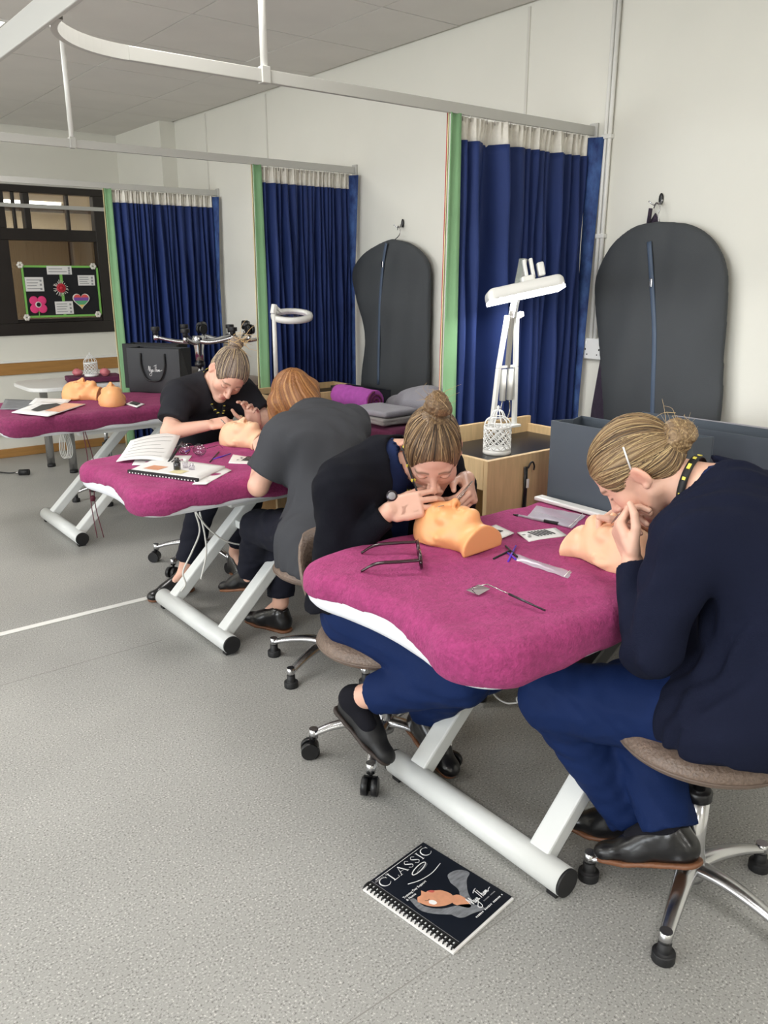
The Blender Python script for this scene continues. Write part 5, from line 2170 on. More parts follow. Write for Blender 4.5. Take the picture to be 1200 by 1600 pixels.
c4 = dict(seed=4, socks=True, under='tunic_navy', neckcut=[cone((1.628, .968, 1.005), (1.60, 1.05, 1.005), .082, .095)], trousers='trouser_navy', top='cardigan_navy', topname='cardigan', sleeve='long', inflate=.024, wr=.0085, hh=.0030, h=.009,
          hemL=.97, hemR=1.03, leg=(.112, .086, .080, .066), shoeL=('leather', (1.60, .93, .075), (1.545, 1.16, .035), (0, .1, 1)), shoeR=('leather', (1.548, .775, .152), (1.470, 1.005, .062), (.1, .3, 1)),
          extra=[cone((1.60, .70, .60), (1.67, .70, .86), .15, .14), cone((1.50, .75, .53), (1.78, .73, .53), .125, .125), cone((1.50, .74, .45), (1.60, .70, .45), .06, .10)], hemcut=[(plane((1.5, .78, .485), (.16, .10, 1)), .006)], skin=np.array(rgb(232, 184, 160)[:3]))
p4, h4, B4, tip4, sk4 = figure('person', 'person in navy cardigan and blue trousers at the right edge', J4, c4)
H = hair_shape(h4, B4, 'bun')
bc = (0, -.118, -.012)
bun_ops(H, h4, B4, bc, .037, messy=.6, seed=4)
make_hair('hair', p4, h4, B4, H, bc, HB, h4 - .2, h4 + .2, .0032, 4, bun_c=bc, bun_r=.037)
hair_strands(p4, h4, B4, H, bc, HB, 170, 4)
wisps('loose_strands', p4, h4, B4, bc, 34, .055, HB, 4)
clip = [h4 + B4 @ np.array(q) for q in ((-.074, -.0375, .068), (-.081, -.0125, .0225))]
MB().tube(clip, .0022, 6).build('hair_grip', 'white_plastic', p4)

# ------------------------------------------------------------------ person with the high bun (centre)
HBc = (rgb(54, 41, 30), rgb(104, 80, 56), rgb(180, 150, 110))
J3 = dict(head=(1.490, 1.665, .985), face=(-.44, -.56, -.70), crown=(-.42, -.48, .77), front=(0, -1, -.3),
          pelvis=(1.415, 1.835, .505), chest=(1.40, 1.85, .79), neck=(1.425, 1.775, .945),
          hipL=(1.497, 1.80, .49), hipR=(1.335, 1.80, .49), knL=(1.50, 1.43, .42), knR=(1.365, 1.395, .435),
          anL=(1.485, 1.69, .155), anR=(1.242, 1.715, .275), toeL=(1.47, 1.57, .06), toeR=(1.252, 1.60, .175),
          shL=(1.60, 1.755, .895), shR=(1.245, 1.76, .895), elL=(1.70, 1.78, .72), elR=(1.215, 1.765, .685),
          wrL=(1.64, 1.68, .875), wrR=(1.335, 1.665, .835),
          handL=dict(d=(-.45, -.62, -.25), n=(.70, -.45, .5), side=1, curls=HOLD, spread=.05, thumb=(.75, .45, -.35), tcurl=18),
          handR=dict(d=(.75, -.56, .20), n=(-.5, -.65, .5), side=-1, curls=[(16, 30, 16), (22, 36, 20), (28, 42, 22), (34, 46, 26)], thumb=(.8, .35, -.55), tcurl=8, spread=.07))
c3 = dict(seed=3, trousers='trouser_navy', top='cardigan_black', topname='cardigan', under='tunic_navy', sleeve='long', inflate=.022, wr=.0045, hh=.0030, h=.009,
          hemL=.95, hemR=.78, leg=(.104, .076, .072, .060), shoeL=('leather', (1.48, 1.74, .10), (1.472, 1.53, .012), (0, .3, 1)), shoeR=('canvas', (1.228, 1.782, .218), (1.256, 1.575, .118), (.15, .55, .8)),
          neckcut=[cone((1.46, 1.70, .98), (1.45, 1.62, .50), .085, .10)], extra=[cone((1.31, 1.87, .49), (1.34, 1.88, .62), .105, .10)], hemcut=[(plane((1.33, 1.85, .505), (0, .3, 1)), .004)])
p3, h3, B3, tip3, sk3 = figure('person', 'person with high bun and black cardigan bending over the nearest couch', J3, c3)
H = hair_shape(h3, B3, 'bun')
bc = (-.014, -.050, .143)
bun_ops(H, h3, B3, bc, .036, messy=.8, seed=6)
make_hair('hair', p3, h3, B3, H, bc, HBc, h3 - .22, h3 + .22, .0032, 6, bun_c=bc, bun_r=.038)
hair_strands(p3, h3, B3, H, bc, HBc, 170, 6)
wisps('loose_strands', p3, h3, B3, bc, 30, .06, HBc, 6)

# ------------------------------------------------------------------ person with the untidy bun (behind the middle couch)
HG = (rgb(66, 56, 50), rgb(122, 106, 96), rgb(204, 182, 146))
J1 = dict(head=(1.785, 3.41, 1.023), face=(-.243, -.641, -.728), crown=(.177, -.767, .616), front=(0, -1, -.25),
          pelvis=(1.76, 3.76, .53), chest=(1.755, 3.66, .81), neck=(1.765, 3.55, .955),
          hipL=(1.85, 3.72, .52), hipR=(1.67, 3.72, .52), knL=(1.86, 3.36, .47), knR=(1.60, 3.36, .46),
          anL=(1.82, 3.50, .12), anR=(1.515, 3.43, .11), toeL=(1.80, 3.38, .03), toeR=(1.40, 3.42, .03),
          shL=(1.925, 3.55, .90), shR=(1.59, 3.53, .915), elL=(2.00, 3.44, .765), elR=(1.50, 3.46, .770),
          wrL=(1.885, 3.36, .765), wrR=(1.645, 3.36, .80),
          handL=dict(d=(-.22, -.12, .95), n=(.75, .6, .2), side=1, curls=REST, thumb=(.6, .7, -.3), tcurl=15, spread=.12),
          handR=dict(d=(.85, -.3, .12), n=(-.2, -.3, .9), side=-1, curls=HOLD, spread=.05, thumb=(.8, .4, -.4), tcurl=15))
c1 = dict(seed=1, trousers='trouser_black', top='tunic_black', topname='tunic', sleeve='short', slen=.68, inflate=.018, hh=.0040, h=.0075,
          hemL=.86, hemR=.84, shoeL=('leather', (1.83, 3.56, .0), (1.80, 3.33, .0), (0, 0, 1)), shoeR=('leather', (1.56, 3.45, .0), (1.325, 3.425, .0), (0, 0, 1)),
          neckcut=[cone((1.76, 3.46, 1.0), (1.765, 3.47, .86), .06, .02)])
p1, h1, B1, tip1, sk1 = figure('person', 'person in black short-sleeved tunic facing us across the middle couch', J1, c1)
H = hair_shape(h1, B1, 'bun')
bc = (0.01, -.085, .115)
bun_ops(H, h1, B1, bc, .030, messy=.9, seed=9)
make_hair('hair', p1, h1, B1, H, bc, HG, h1 - .2, h1 + .2, .0042, 9, bun_c=bc, bun_r=.03)
hair_strands(p1, h1, B1, H, bc, HG, 120, 9, r=.0014)
wisps('loose_strands', p1, h1, B1, (0.01, -.085, .125), 40, .075, (HG[0], HG[1], rgb(236, 200, 140)), 9, r=.0011, out=(-.7, -.1, .8))

# ------------------------------------------------------------------ person seen from behind (grey tunic, loose ginger hair)
HR = (rgb(76, 44, 24), rgb(134, 84, 44), rgb(196, 148, 92))
J2 = dict(head=(1.755, 2.80, .965), face=(.05, .72, -.69), crown=(0, .69, .72), front=(.1, 1, -.4),
          pelvis=(1.64, 2.40, .53), chest=(1.70, 2.52, .80), neck=(1.735, 2.64, .925),
          hipL=(1.56, 2.43, .52), hipR=(1.73, 2.43, .52), knL=(1.565, 2.80, .47), knR=(1.68, 2.80, .45),
          anL=(1.60, 2.955, .20), anR=(1.65, 2.79, .12), toeL=(1.565, 3.10, .12), toeR=(1.60, 2.90, .03),
          shL=(1.56, 2.565, .875), shR=(1.885, 2.60, .875), elL=(1.475, 2.625, .690), elR=(1.98, 2.72, .77),
          wrL=(1.60, 2.80, .79), wrR=(1.90, 2.90, .79),
          handL=dict(d=(.35, .80, .25), n=(-.6, .1, .7), side=1, curls=HOLD, spread=.05, thumb=(.75, .45, -.35), tcurl=18),
          handR=dict(d=(-.4, .8, .1), n=(.5, .2, .8), side=-1, curls=HOLD, spread=.05, thumb=(.75, .45, -.35), tcurl=18))
c2 = dict(seed=2, trousers='trouser_black', top='tunic_grey', topname='tunic', sleeve='short', slen=.72, inflate=.022, hh=.0040, h=.0075,
          hemL=.90, hemR=.9, shoeL=('leather', (1.625, 2.90, .155), (1.545, 3.12, .095), (0, .35, 1)), shoeR=('leather', (1.66, 2.735, .0), (1.575, 2.96, .0), (0, 0, 1)),
          extra=[cone((1.55, 2.36, .44), (1.72, 2.34, .44), .13, .13), cone((1.52, 2.44, .42), (1.54, 2.40, .5), .07, .09)], wr=.006, hemcut=[(plane((1.6, 2.4, .425), (0, 0, 1)), .004)])
p2, h2, B2, tip2, sk2 = figure('person', 'person in grey tunic with loose ginger hair, seen from behind', J2, c2)
H = SDF()
H.u(in_frame(ell((0, -.014, .032), (.083, .104, .096)), h2, B2))
H.u(in_frame(ell((0, -.06, -.04), (.075, .055, .075)), h2, B2), .03)
H.cut(in_frame(ell((0, .125, -.03), (.08, .085, .11)), h2, B2), .01)
dn = B2.T @ np.array([0, 0, -1.0])
for q, l in ((-.078, .15), (-.070, .16), (.075, .13), (-.05, .10), (.06, .10)):
    a = np.array([q, .01 if abs(q) > .06 else -.07, .01])
    H.u(in_frame(cone(a, a + dn * l + np.array([0, .01, 0]), .030, .016), h2, B2), .03)
make_hair('hair', p2, h2, B2, H, (0, .06, .12), HR, h2 - .28, h2 + .22, .0042, 12, flow='dir', fdir=dn, depth=.0022)

neck_lanyard(p4, J4['neck'], sk4, J4['front'], (1.66, 1.02, .84), at=.50, r=.066)
neck_lanyard(p3, J3['neck'], sk3, J3['front'], (1.43, 1.62, .82), at=.45, r=.066)
neck_lanyard(p1, J1['neck'], sk1, J1['front'], (1.765, 3.46, .82), at=.42, r=.066)

q = py(612, 775, 1.665)
rl = MB().lathe([(0, .004), (.014, .004), (.016, .001), (.016, -.004), (0, -.004)], q, 20, axis=(-.45, -.75, .3)).build('badge_reel', 'gunmetal', p3)
MB().lathe([(0, .0045), (.010, .0045), (.011, .0035), (0, .0035)], q, 20, axis=(-.45, -.75, .3)).build('reel_face', 'ink_grey', rl)

# ================================================================== SMALL THINGS
def text_mesh(body, size, bold=0.0, space=1.0):
    cu = bpy.data.curves.new('lettering', 'FONT')
    cu.body = body
    cu.size = size
    cu.offset = bold
    cu.space_character = space
    cu.extrude = 0.0002
    cu.resolution_u = 3
    o = bpy.data.objects.new('lettering', cu)
    COL.objects.link(o)
    dg = bpy.context.evaluated_depsgraph_get()
    me = bpy.data.meshes.new_from_object(o.evaluated_get(dg))
    bpy.data.objects.remove(o)
    return me


def serif_c(c, r, th, a0, a1):
    return [(c[0] + r * math.cos(t), c[1] + r * 1.1 * math.sin(t)) for t in np.linspace(a0, a1, 14)]


class Sheet:
    """flat local frame: origin, x and y unit vectors in the sheet, n its normal"""

    def __init__(s, o, x, y):
        s.o = np.asarray(o, float)
        s.x = unit(x)
        y = np.asarray(y, float)
        s.n = unit(np.cross(s.x, y))
        s.y = np.cross(s.n, s.x)

    def p(s, a, b, h=0.0):
        return s.o + s.x * a + s.y * b + s.n * h

    def M(s, a=0, b=0, h=0, rot=0.0):
        m = Matrix([[s.x[i], s.y[i], s.n[i], s.p(a, b, h)[i]] for i in range(3)] + [[0, 0, 0, 1]])
        return m @ Matrix.Rotation(rot, 4, 'Z')

    def poly(s, name, pts, h, m, parent, th=.0003):
        return MB().prism(pts, h, h + th, M=s.M()).build(name, m, parent)

    def slab(s, name, x0, y0, x1, y1, h0, h1, m, parent=None):
        return s.poly(name, [(x0, y0), (x1, y0), (x1, y1), (x0, y1)], h0, m, parent, h1 - h0)

    def line(s, name, pts, w, h, m, parent, n=4):
        P = [s.p(a, b, h) for a, b in smooth_path([(q[0], q[1], 0) for q in pts], n) for a, b in [(0, 0)]] if False else [s.p(q[0], q[1], h) for q in smooth_path([(q[0], q[1], 0) for q in pts], n)]
        return MB().tube(P, w, 5, flat=.15, up=tuple(s.n)).build(name, m, parent)

    def text(s, body, a, b, size, h, m, parent, rot=0.0, bold=0.0, space=1.0):
        me = text_mesh(body, size, bold, space)
        o = new_obj('lettering', me, m)
        o.matrix_world = s.M(a, b, h, rot)
        o.parent = parent
        o.matrix_parent_inverse = wm(parent).inverted()
        o.matrix_basis = s.M(a, b, h, rot)
        return o


# ------------------------------------------------------------------ CLASSIC booklet on the floor
# sheet x runs along the top edge away from the spine, y from the foot up to the title
c_tl, c_tr, c_br, c_bl = (pz(*q, .008) for q in ((571, 1383), (661, 1315), (802, 1399), (708, 1484)))
w_ = (np.linalg.norm(c_tr - c_tl) + np.linalg.norm(c_br - c_bl)) / 2
h_ = (np.linalg.norm(c_bl - c_tl) + np.linalg.norm(c_br - c_tr)) / 2
sh = Sheet((c_bl + c_tl - (c_tl - c_bl)) / 1 * 0 + c_bl, c_br - c_bl, c_tl - c_bl)
bk = thing('booklet', 'dark blue CLASSIC course booklet with comb binding lying on the floor', 'booklet', c_bl * (1, 1, 0))
sh.slab('back_cover', .004, .012, w_ - .004, h_ + .004, -.0076, -.0066, 'cover_navy', bk)
sh.slab('pages', -.006, -.006, w_ - .001, h_ - .006, -.0065, -.0012, 'paper', bk)
cvr = sh.slab('front_cover', .004, 0, w_, h_, -.001, 0, 'cover_navy', bk)
sp = .024
sh.slab('spine_strip', .003, 0, sp, h_, .0002, .0005, 'ink_black', bk)
cb = MB()
k = 0
nr = 24
for i in range(nr):
    yy = h_ * (.015 + .97 * i / (nr - 1))
    cb.tube([sh.p(.020, yy, .0005), sh.p(.016, yy, .0045), sh.p(.009, yy, .005), sh.p(.001, yy, .003), sh.p(-.003, yy, -.004)], .0021, 6)
cb.build('comb_binding', 'ink_black', bk)['kind'] = 'stuff'
cb = MB()
for i in range(nr - 1):
    yy = h_ * (.015 + .97 * (i + .5) / (nr - 1))
    for a in (.0045, .0155):
        cb.obox(sh.p(a, yy, .0007), sh.x * .0022, sh.y * .0022, sh.n * .0004)
cb.build('punched_holes', 'cover_white', bk)['kind'] = 'stuff'
sh.slab('spine_line', sp + .002, .004, sp + .0028, h_ - .004, .0004, .0006, 'ink_grey', bk)
# title in serif capitals, drawn stroke by stroke
tw, tx, ty_, ch = .148, .15 * w_, (1 - .15) * h_, .027
b = MB()


def stroke(pts, w):
    global b
    P = [sh.p(tx + q[0], ty_ + q[1], .0006) for q in pts]
    b.tube(P, w, 5, flat=.15, up=tuple(sh.n))


def letter(ch_, x0, W_):
    H_ = ch
    if ch_ == 'C':
        ts = np.linspace(.65, 2 * math.pi - .65, 16)
        P = [sh.p(tx + x0 + W_ * .5 + W_ * .5 * math.cos(t), ty_ + H_ * .5 + H_ * .52 * math.sin(t), .0006) for t in ts]
        b.tube(P, [.0007 + .0014 * max(0, -math.cos(t)) for t in ts], 5, flat=.15, up=tuple(sh.n))
        stroke([(x0 + W_ * .9, H_ * .98), (x0 + W_ * .92, H_ * .7)], .0006)
    elif ch_ == 'L':
        stroke([(x0 + W_ * .2, 0), (x0 + W_ * .2, H_)], .0018)
        stroke([(x0, 0), (x0 + W_ * .95, 0), (x0 + W_, H_ * .25)], .0007)
        stroke([(x0, H_), (x0 + W_ * .42, H_)], .0006)
    elif ch_ == 'A':
        stroke([(x0 + W_ * .08, 0), (x0 + W_ * .5, H_)], .0007)
        stroke([(x0 + W_ * .5, H_), (x0 + W_ * .92, 0)], .0018)
        stroke([(x0 + W_ * .22, H_ * .36), (x0 + W_ * .78, H_ * .36)], .0006)
        stroke([(x0 - W_ * .06, 0), (x0 + W_ * .22, 0)], .0006)
        stroke([(x0 + W_ * .76, 0), (x0 + W_ * 1.06, 0)], .0006)
    elif ch_ == 'S':
        Q = smooth_path([(x0 + W_ * .86, H_ * .8, 0), (x0 + W_ * .5, H_ * 1.0, 0), (x0 + W_ * .14, H_ * .76, 0), (x0 + W_ * .5, H_ * .5, 0), (x0 + W_ * .88, H_ * .24, 0), (x0 + W_ * .5, 0, 0), (x0 + W_ * .1, H_ * .2, 0)], 5)
        n_ = len(Q)
        b.tube([sh.p(tx + q[0], ty_ + q[1], .0006) for q in Q], [.0007 + .0012 * math.exp(-((i / (n_ - 1) - .5) / .16) ** 2) for i in range(n_)], 5, flat=.15, up=tuple(sh.n))
    elif ch_ == 'I':
        stroke([(x0 + W_ * .5, 0), (x0 + W_ * .5, H_)], .0018)
        stroke([(x0 + W_ * .1, 0), (x0 + W_ * .9, 0)], .0006)
        stroke([(x0 + W_ * .1, H_), (x0 + W_ * .9, H_)], .0006)


def tiny_print(a, b_, length, hgt, m, n):
    """a line of print too small to read in the photograph"""
    q = MB()
    rg = np.random.default_rng(n)
    for i in range(n):
        if i % 7 == 6:
            continue
        x = a + length * i / n
        q.obox(sh.p(x, b_ + hgt / 2, .0008), sh.x * length / n * rg.uniform(.22, .36), sh.y * hgt * rg.uniform(.36, .5), sh.n * .0002)
    q.build('small_print', m, cvr)['kind'] = 'stuff'


x_ = 0.0
for ch_, W_ in zip('CLASSIC', (.029, .021, .028, .019, .019, .010, .029)):
    letter(ch_, x_, W_)
    x_ += W_ + .0045
b.build('title_lettering', 'cover_white', cvr)['kind'] = 'stuff'
sh.line('title_rule', [(.16 * w_, .972 * h_), (.5 * w_, .972 * h_), (.93 * w_, .972 * h_)], .0008, .0006, 'cover_white', cvr)
tiny_print(.14 * w_, .945 * h_, .045, .0042, 'ink_grey', 9)
# lips / lash emblem and swoosh
for (cx, cy, a, bb, w) in ((.63 * w_, .795 * h_, .030, .008, .0016), (.66 * w_, .778 * h_, .022, .005, .0009)):
    P = [(cx + a * math.cos(t) * .94 + bb * math.sin(t) * .3, cy + bb * math.sin(t) + a * .10 * math.cos(t)) for t in np.linspace(0, 2 * math.pi, 25)]
    sh.line('emblem_stroke', P, w, .0006, 'cover_white' if w > .001 else 'cover_grey', cvr, 1)
sh.line('swoosh', [(.36 * w_, .735 * h_), (.5 * w_, .69 * h_), (.68 * w_, .675 * h_), (.86 * w_, .70 * h_)], .0013, .0006, 'cover_white', cvr)
sh.text('Training Day Support', .17 * w_, .640 * h_, .0094, .0006, 'cover_white', cvr)
sh.text('& Notes', .17 * w_, .603 * h_, .0094, .0006, 'cover_white', cvr)
# printed portrait: sleeping face with pale headscarf; positions as fractions (u from the spine, v from the top)
def uvp(u, v):
    return (u * w_, (1 - v) * h_)


def blob(name, pts, m, hh):
    P_ = [uvp(*p_) for p_ in pts]
    q = [(a[0], a[1]) for a in smooth_path([(p_[0], p_[1], 0) for p_ in P_] + [(P_[0][0], P_[0][1], 0)], 4)[:-1]]
    sh.poly(name, q, hh, m, cvr)


blob('printed_scarf', [(.70, .52), (.78, .44), (.92, .47), (.97, .56), (.86, .60), (.72, .70), (.64, .80), (.58, .78), (.62, .68), (.68, .62)], 'cover_grey', .0004)
blob('printed_hair', [(.20, .40), (.25, .42), (.24, .54), (.34, .66), (.50, .74), (.46, .82), (.30, .72), (.17, .56)], 'cover_grey', .0004)
blob('printed_scarf', [(.34, .74), (.46, .72), (.60, .80), (.66, .92), (.52, .88), (.38, .84)], 'cover_grey', .0005)
blob('printed_neck', [(.52, .62), (.62, .66), (.62, .78), (.55, .82), (.48, .70)], 'cover_skin', .0005)
blob('printed_face', [(.235, .465), (.285, .43), (.33, .435), (.365, .415), (.388, .40), (.402, .44), (.435, .442), (.475, .472), (.50, .49), (.548, .53), (.572, .62), (.50, .68), (.38, .65), (.28, .57)], 'cover_skin', .0006)
blob('printed_lips', [(.428, .443), (.455, .452), (.482, .478), (.468, .492), (.44, .478)], 'cover_lips', .0008)
blob('printed_eye_pad', [(.305, .545), (.335, .525), (.372, .55), (.368, .59), (.325, .585)], 'cover_white', .0008)
sh.line('printed_lash', [uvp(.30, .50), uvp(.325, .515), uvp(.355, .515)], .0009, .0009, 'ink_black', cvr)
sg = MB()
for st in SCRIPT_LOGO:
    sg.tube([sh.p(.60 * w_ + .078 * q[0], .17 * h_ + .072 * q[1], .0009) for q in smooth_path([(p_[0], p_[1], 0) for p_ in st], 3)], .0011, 5, flat=.15, up=tuple(sh.n))
sg.build('signature', 'cover_white', cvr)['kind'] = 'stuff'
tiny_print(.74 * w_, .135 * h_, .045, .0032, 'ink_grey', 12)
tiny_print(.50 * w_, .065 * h_, .105, .0048, 'cover_white', 22)


# ------------------------------------------------------------------ papers
def paper(name, label, cat, corners, z, m='paper', lift=0.0, lines=0, th=.0012, group=None, curl=0.0):
    """sheet from four frame pixels (near-left, near-right, far-right, far-left) lying at height z"""
    P = [pz(u, v, z) for u, v in corners]
    t = thing(name, label, cat, (P[0] + P[2]) / 2)
    if group:
        t['group'] = group
    n = 8
    g = [[(P[0] * (1 - i / n) + P[1] * (i / n)) * (1 - j / n) + (P[3] * (1 - i / n) + P[2] * (i / n)) * (j / n)
          + np.array([0, 0, lift * (j / n) ** 1.5 + curl * math.sin(math.pi * i / n)]) for i in range(n + 1)] for j in range(n + 1)]
    o = MB().grid(g).build('sheet', m, t)
    s_ = o.modifiers.new('thick', 'SOLIDIFY')
    s_.thickness = th
    s_.offset = 1
    b_ = MB()
    for k_ in range(lines):
        j = (k_ + 1) / (lines + 1)
        def at_(i, j):
            return (P[0] * (1 - i) + P[1] * i) * (1 - j) + (P[3] * (1 - i) + P[2] * i) * j + np.array([0, 0, lift * j ** 1.5 + curl * math.sin(math.pi * i) + th + .0008])
        b_.tube([at_(i, j) for i in np.linspace(.1, random.uniform(.7, .92), 6)], .0016, 4, flat=.2)
    if lines:
        b_.build('print_lines', 'ink_grey', t)['kind'] = 'stuff'
    return t, P


# couch two: open booklet, spiral booklet, loose sheets
zc = T2 + .002
paper('open_booklet', 'open white booklet with its left pages lifted on the middle couch', 'booklet', [(182, 722), (262, 722), (284, 690), (205, 702)], zc + .004, lines=6, lift=.035, curl=.012, th=.004)
_t = thing('ring_spine', 'black ring spine along the right edge of the open white booklet', 'binding', pz(272, 708, T2))
MB().tube([pz(263, 723, zc + .006), pz(285, 691, zc + .040)], .0055, 8).build('rod', 'ink_black', _t)
MB().tube([pz(267, 723, zc + .006), pz(276, 716, zc + .03), pz(283, 722, zc + .005)], .003, 6).build('easel_leg', 'ink_black', _t)
paper('loose_sheet', 'white loose sheet sticking out between the two booklets on the middle couch', 'paper', [(206, 727), (290, 726), (300, 712), (215, 712)], zc)
t, P = paper('spiral_booklet', 'open spiral booklet with black binding on the middle couch edge', 'booklet', [(204, 738), (310, 752), (352, 732), (248, 718)], zc, lines=0, th=.010)
S_ = Sheet(P[0], P[1] - P[0], P[3] - P[0])
Lb = np.linalg.norm(P[1] - P[0])
b = MB().bar(S_.p(-.004, -.006, .006), S_.p(Lb + .004, -.006, .006), .012, .012, up=tuple(S_.n)).build('spine', 'ink_black', t)
b = MB()
for i in range(22):
    a = Lb * (i + .5) / 22
    b.obox(S_.p(a, -.013, .003), S_.x * .0024, S_.y * .0008, S_.n * .0022)
b.build('comb_teeth', 'cover_white', t)['kind'] = 'stuff'
S_.slab('print_block', .03, .04, .10, .10, .0108, .0112, 'cover_skin', t)
S_.slab('print_block', .16, .03, .22, .08, .0108, .0112, 'curtain_cream', t)
paper('white_sheet', 'white sheet tucked under the spiral booklet on the middle couch', 'paper', [(300, 757), (322, 757), (362, 735), (340, 727)], zc - .001)

def bottle(label, uv, z, r, h, cap_m, body_m):
    c = pz(*uv, z)
    t = thing('small_bottle', label, 'bottle', c)
    MB().lathe([(0, 0), (r, 0), (r, h * .55), (r * .5, h * .62), (0, h * .62)], c, 14).build('glass', body_m, t)
    MB().lathe([(0, h * .6), (r * .72, h * .6), (r * .66, h), (0, h)], c, 14).build('cap', cap_m, t)
    return t


bottle('small black lash glue bottle standing on the spiral booklet', (277, 733), zc + .012, .014, .045, 'nail_bottle', 'nail_bottle')
bottle('clear bottle with white cap beside the black glue bottle', (290, 730), zc + .012, .011, .034, 'white_plastic', 'lens_glass')
bottle('short clear bottle nearest the front of the spiral booklet', (300, 733), zc + .012, .012, .022, 'lens_glass', 'lens_glass')


def spectacles(label, c, ang, s, m, thin=1.0, wire=False):
    """folded-open spectacles lying on their rims; ang = direction the arms point"""
    t = thing('spectacles', label, 'glasses', c, ang)
    hw = .068 * s
    r = .0022 * thin
    # rims stand up at x=0, arms run along +x
    for sy in (-1, 1):
        pts = [(0.0 + .002 * math.sin(a), sy * (.035 * s) + .029 * s * math.cos(a), .021 * s + .019 * s * math.sin(a)) for a in np.linspace(0, 2 * math.pi, 25)]
        rim = MB().tube(pts, r, 6, cap=False).build('rim', m, t, local=True)
        MB().lathe([(0, .0005), (.027 * s, .0005), (.027 * s, -.0005), (0, -.0005)], (0, sy * .035 * s, .021 * s), 18, axis=(1, 0, 0)).build('lens', 'lens_glass', rim, local=True)
        arm = smooth_path([(0, sy * hw, .030 * s), (.05 * s, sy * hw * 1.02, .027 * s), (.105 * s, sy * hw * 1.0, .022 * s), (.140 * s, sy * hw * .96, .003)], 5)
        MB().tube(arm, [r * (1.5 if i < len(arm) * .7 else 1.2) for i in range(len(arm))], 6, flat=.6).build('arm', m, t, local=True)
    MB().tube(smooth_path([(0, -.008 * s, .026 * s), (.001, 0, .029 * s), (0, .008 * s, .026 * s)], 4), r, 6).build('bridge', m, t, local=True)
    return t


mid = pz(655, 880, T1)
spectacles('black spectacles lying open at the rounded end of the nearest couch', (mid[0], mid[1], T1 + .002), math.atan2(.60, -.80), 1.05, 'spectacle_frame', thin=2.0)
c = pz(300, 712, T2)
spectacles('thin dark purple spectacles lying among the bottles on the middle couch', (c[0], c[1], T2 + .004), math.radians(35), 1.05, 'spectacle_frame', thin=.6)


# ------------------------------------------------------------------ lash trays, pen, pouches, tools on the nearest couch
def lash_card(label, corners, z, strips=6, group='lash trays'):
    t, P = paper('lash_tray', label, 'lash tray', corners, z, 'white_plastic', th=.003)
    S_ = Sheet(P[0], P[1] - P[0], P[3] - P[0])
    w, h = np.linalg.norm(P[1] - P[0]), np.linalg.norm(P[3] - P[0])
    for i in range(strips):
        a = w * (.36 + .085 * i)
        q = MB()
        q.obox(S_.p(a, h * .55, .0042), S_.x * .0024 + S_.y * .001, S_.y * h * .26 - S_.x * .004, S_.n * .0004)
        q.build('lash_strip', 'ink_black', t)
    q = MB()
    for (a, b_) in ((.14, .62), (.17, .34), (.24, .5)):
        q.obox(S_.p(w * a, h * b_, .0042), S_.x * w * .035, S_.y * h * .04, S_.n * .0003)
    q.build('print', 'ink_grey', t)['kind'] = 'stuff'
    return t


zt = T1 + .001
lash_card('white lash tray with curved corner beside the peach training head', [(772, 847), (803, 834), (775, 821), (746, 830)], zt, 7)
lash_card('white lash tray lying flat in the middle of the nearest couch', [(826, 847), (886, 838), (868, 826), (808, 833)], zt, 6)
lash_card('white lash tray beside the elbow on the middle couch', [(357, 724), (392, 726), (396, 716), (364, 711)], T2 + .001, 4)
lash_card('white lash tray behind the pale training head on the middle couch', [(376, 694), (396, 697), (400, 690), (380, 686)], T2 + .001, 4)

p0, p1_ = pz(802, 804, T1 + .006), pz(872, 818, T1 + .006)
t = thing('pen', 'clear ballpoint pen with black cap near the clear pouches', 'pen', (p0 + p1_) / 2)
d = unit(p1_ - p0)
Lp = np.linalg.norm(p1_ - p0)
MB().tube([p0 + d * Lp * .1, p0 + d * Lp * .72], .0042, 8).build('barrel', 'clear_plastic', t)
MB().tube([p0, p0 + d * Lp * .12], [.002, .0046], 8).build('tip', 'ink_black', t)
MB().tube([p0 + d * Lp * .1, p0 + d * Lp * .72], .0014, 6).build('refill', 'ink_black', t)
MB().tube([p0 + d * Lp * .70, p1_], .0052, 8).build('cap', 'ink_black', t)


def pouch(label, corners, z, seed):
    P = [pz(u, v, z) for u, v in corners]
    t = thing('clear_pouch', label, 'pouch', (P[0] + P[2]) / 2)
    n = 12
    rg = np.random.default_rng(seed)
    ph = rg.uniform(0, 6, 3)
    top, bot = [], []
    for j in range(7):
        rt, rb = [], []
        for i in range(n + 1):
            u, v = i / n, j / 6
            q = (P[0] * (1 - u) + P[1] * u) * (1 - v) + (P[3] * (1 - u) + P[2] * u) * v
            bul = math.sin(math.pi * u) ** .5 * math.sin(math.pi * v) ** .5 * .004 if 0 < u < 1 and 0 < v < 1 else 0
            wv = .0015 * math.sin(9 * u + ph[0]) + .001 * math.sin(17 * u + 5 * v + ph[1])
            rt.append(q + np.array([0, 0, .0016 + abs(wv) + bul]))
            rb.append(q + np.array([0, 0, .0004]))
        top.append(rt); bot.append(rb[::-1])
    MB().grid(top).build('film', 'clear_plastic', t)
    MB().grid(bot).build('backing', 'clear_plastic', t)
    a, b_ = P[1] * .94 + P[0] * .06, P[2] * .94 + P[3] * .06
    MB().tube([a + (0, 0, .004), b_ + (0, 0, .004)], .0016, 6).build('seal', 'white_plastic', t)
    return t


pouch('clear tool pouch lying behind the pen, nearest the slate bag', [(830, 801), (902, 818), (915, 806), (838, 791)], T1, 1)
pouch('clear tool pouch lying just beyond the black pen cap', [(824, 808), (893, 826), (903, 818), (832, 799)], T1 + .003, 2)
pouch('clear narrow pouch with purple brushes poking out', [(800, 876), (887, 905), (896, 896), (806, 867)], T1, 3)

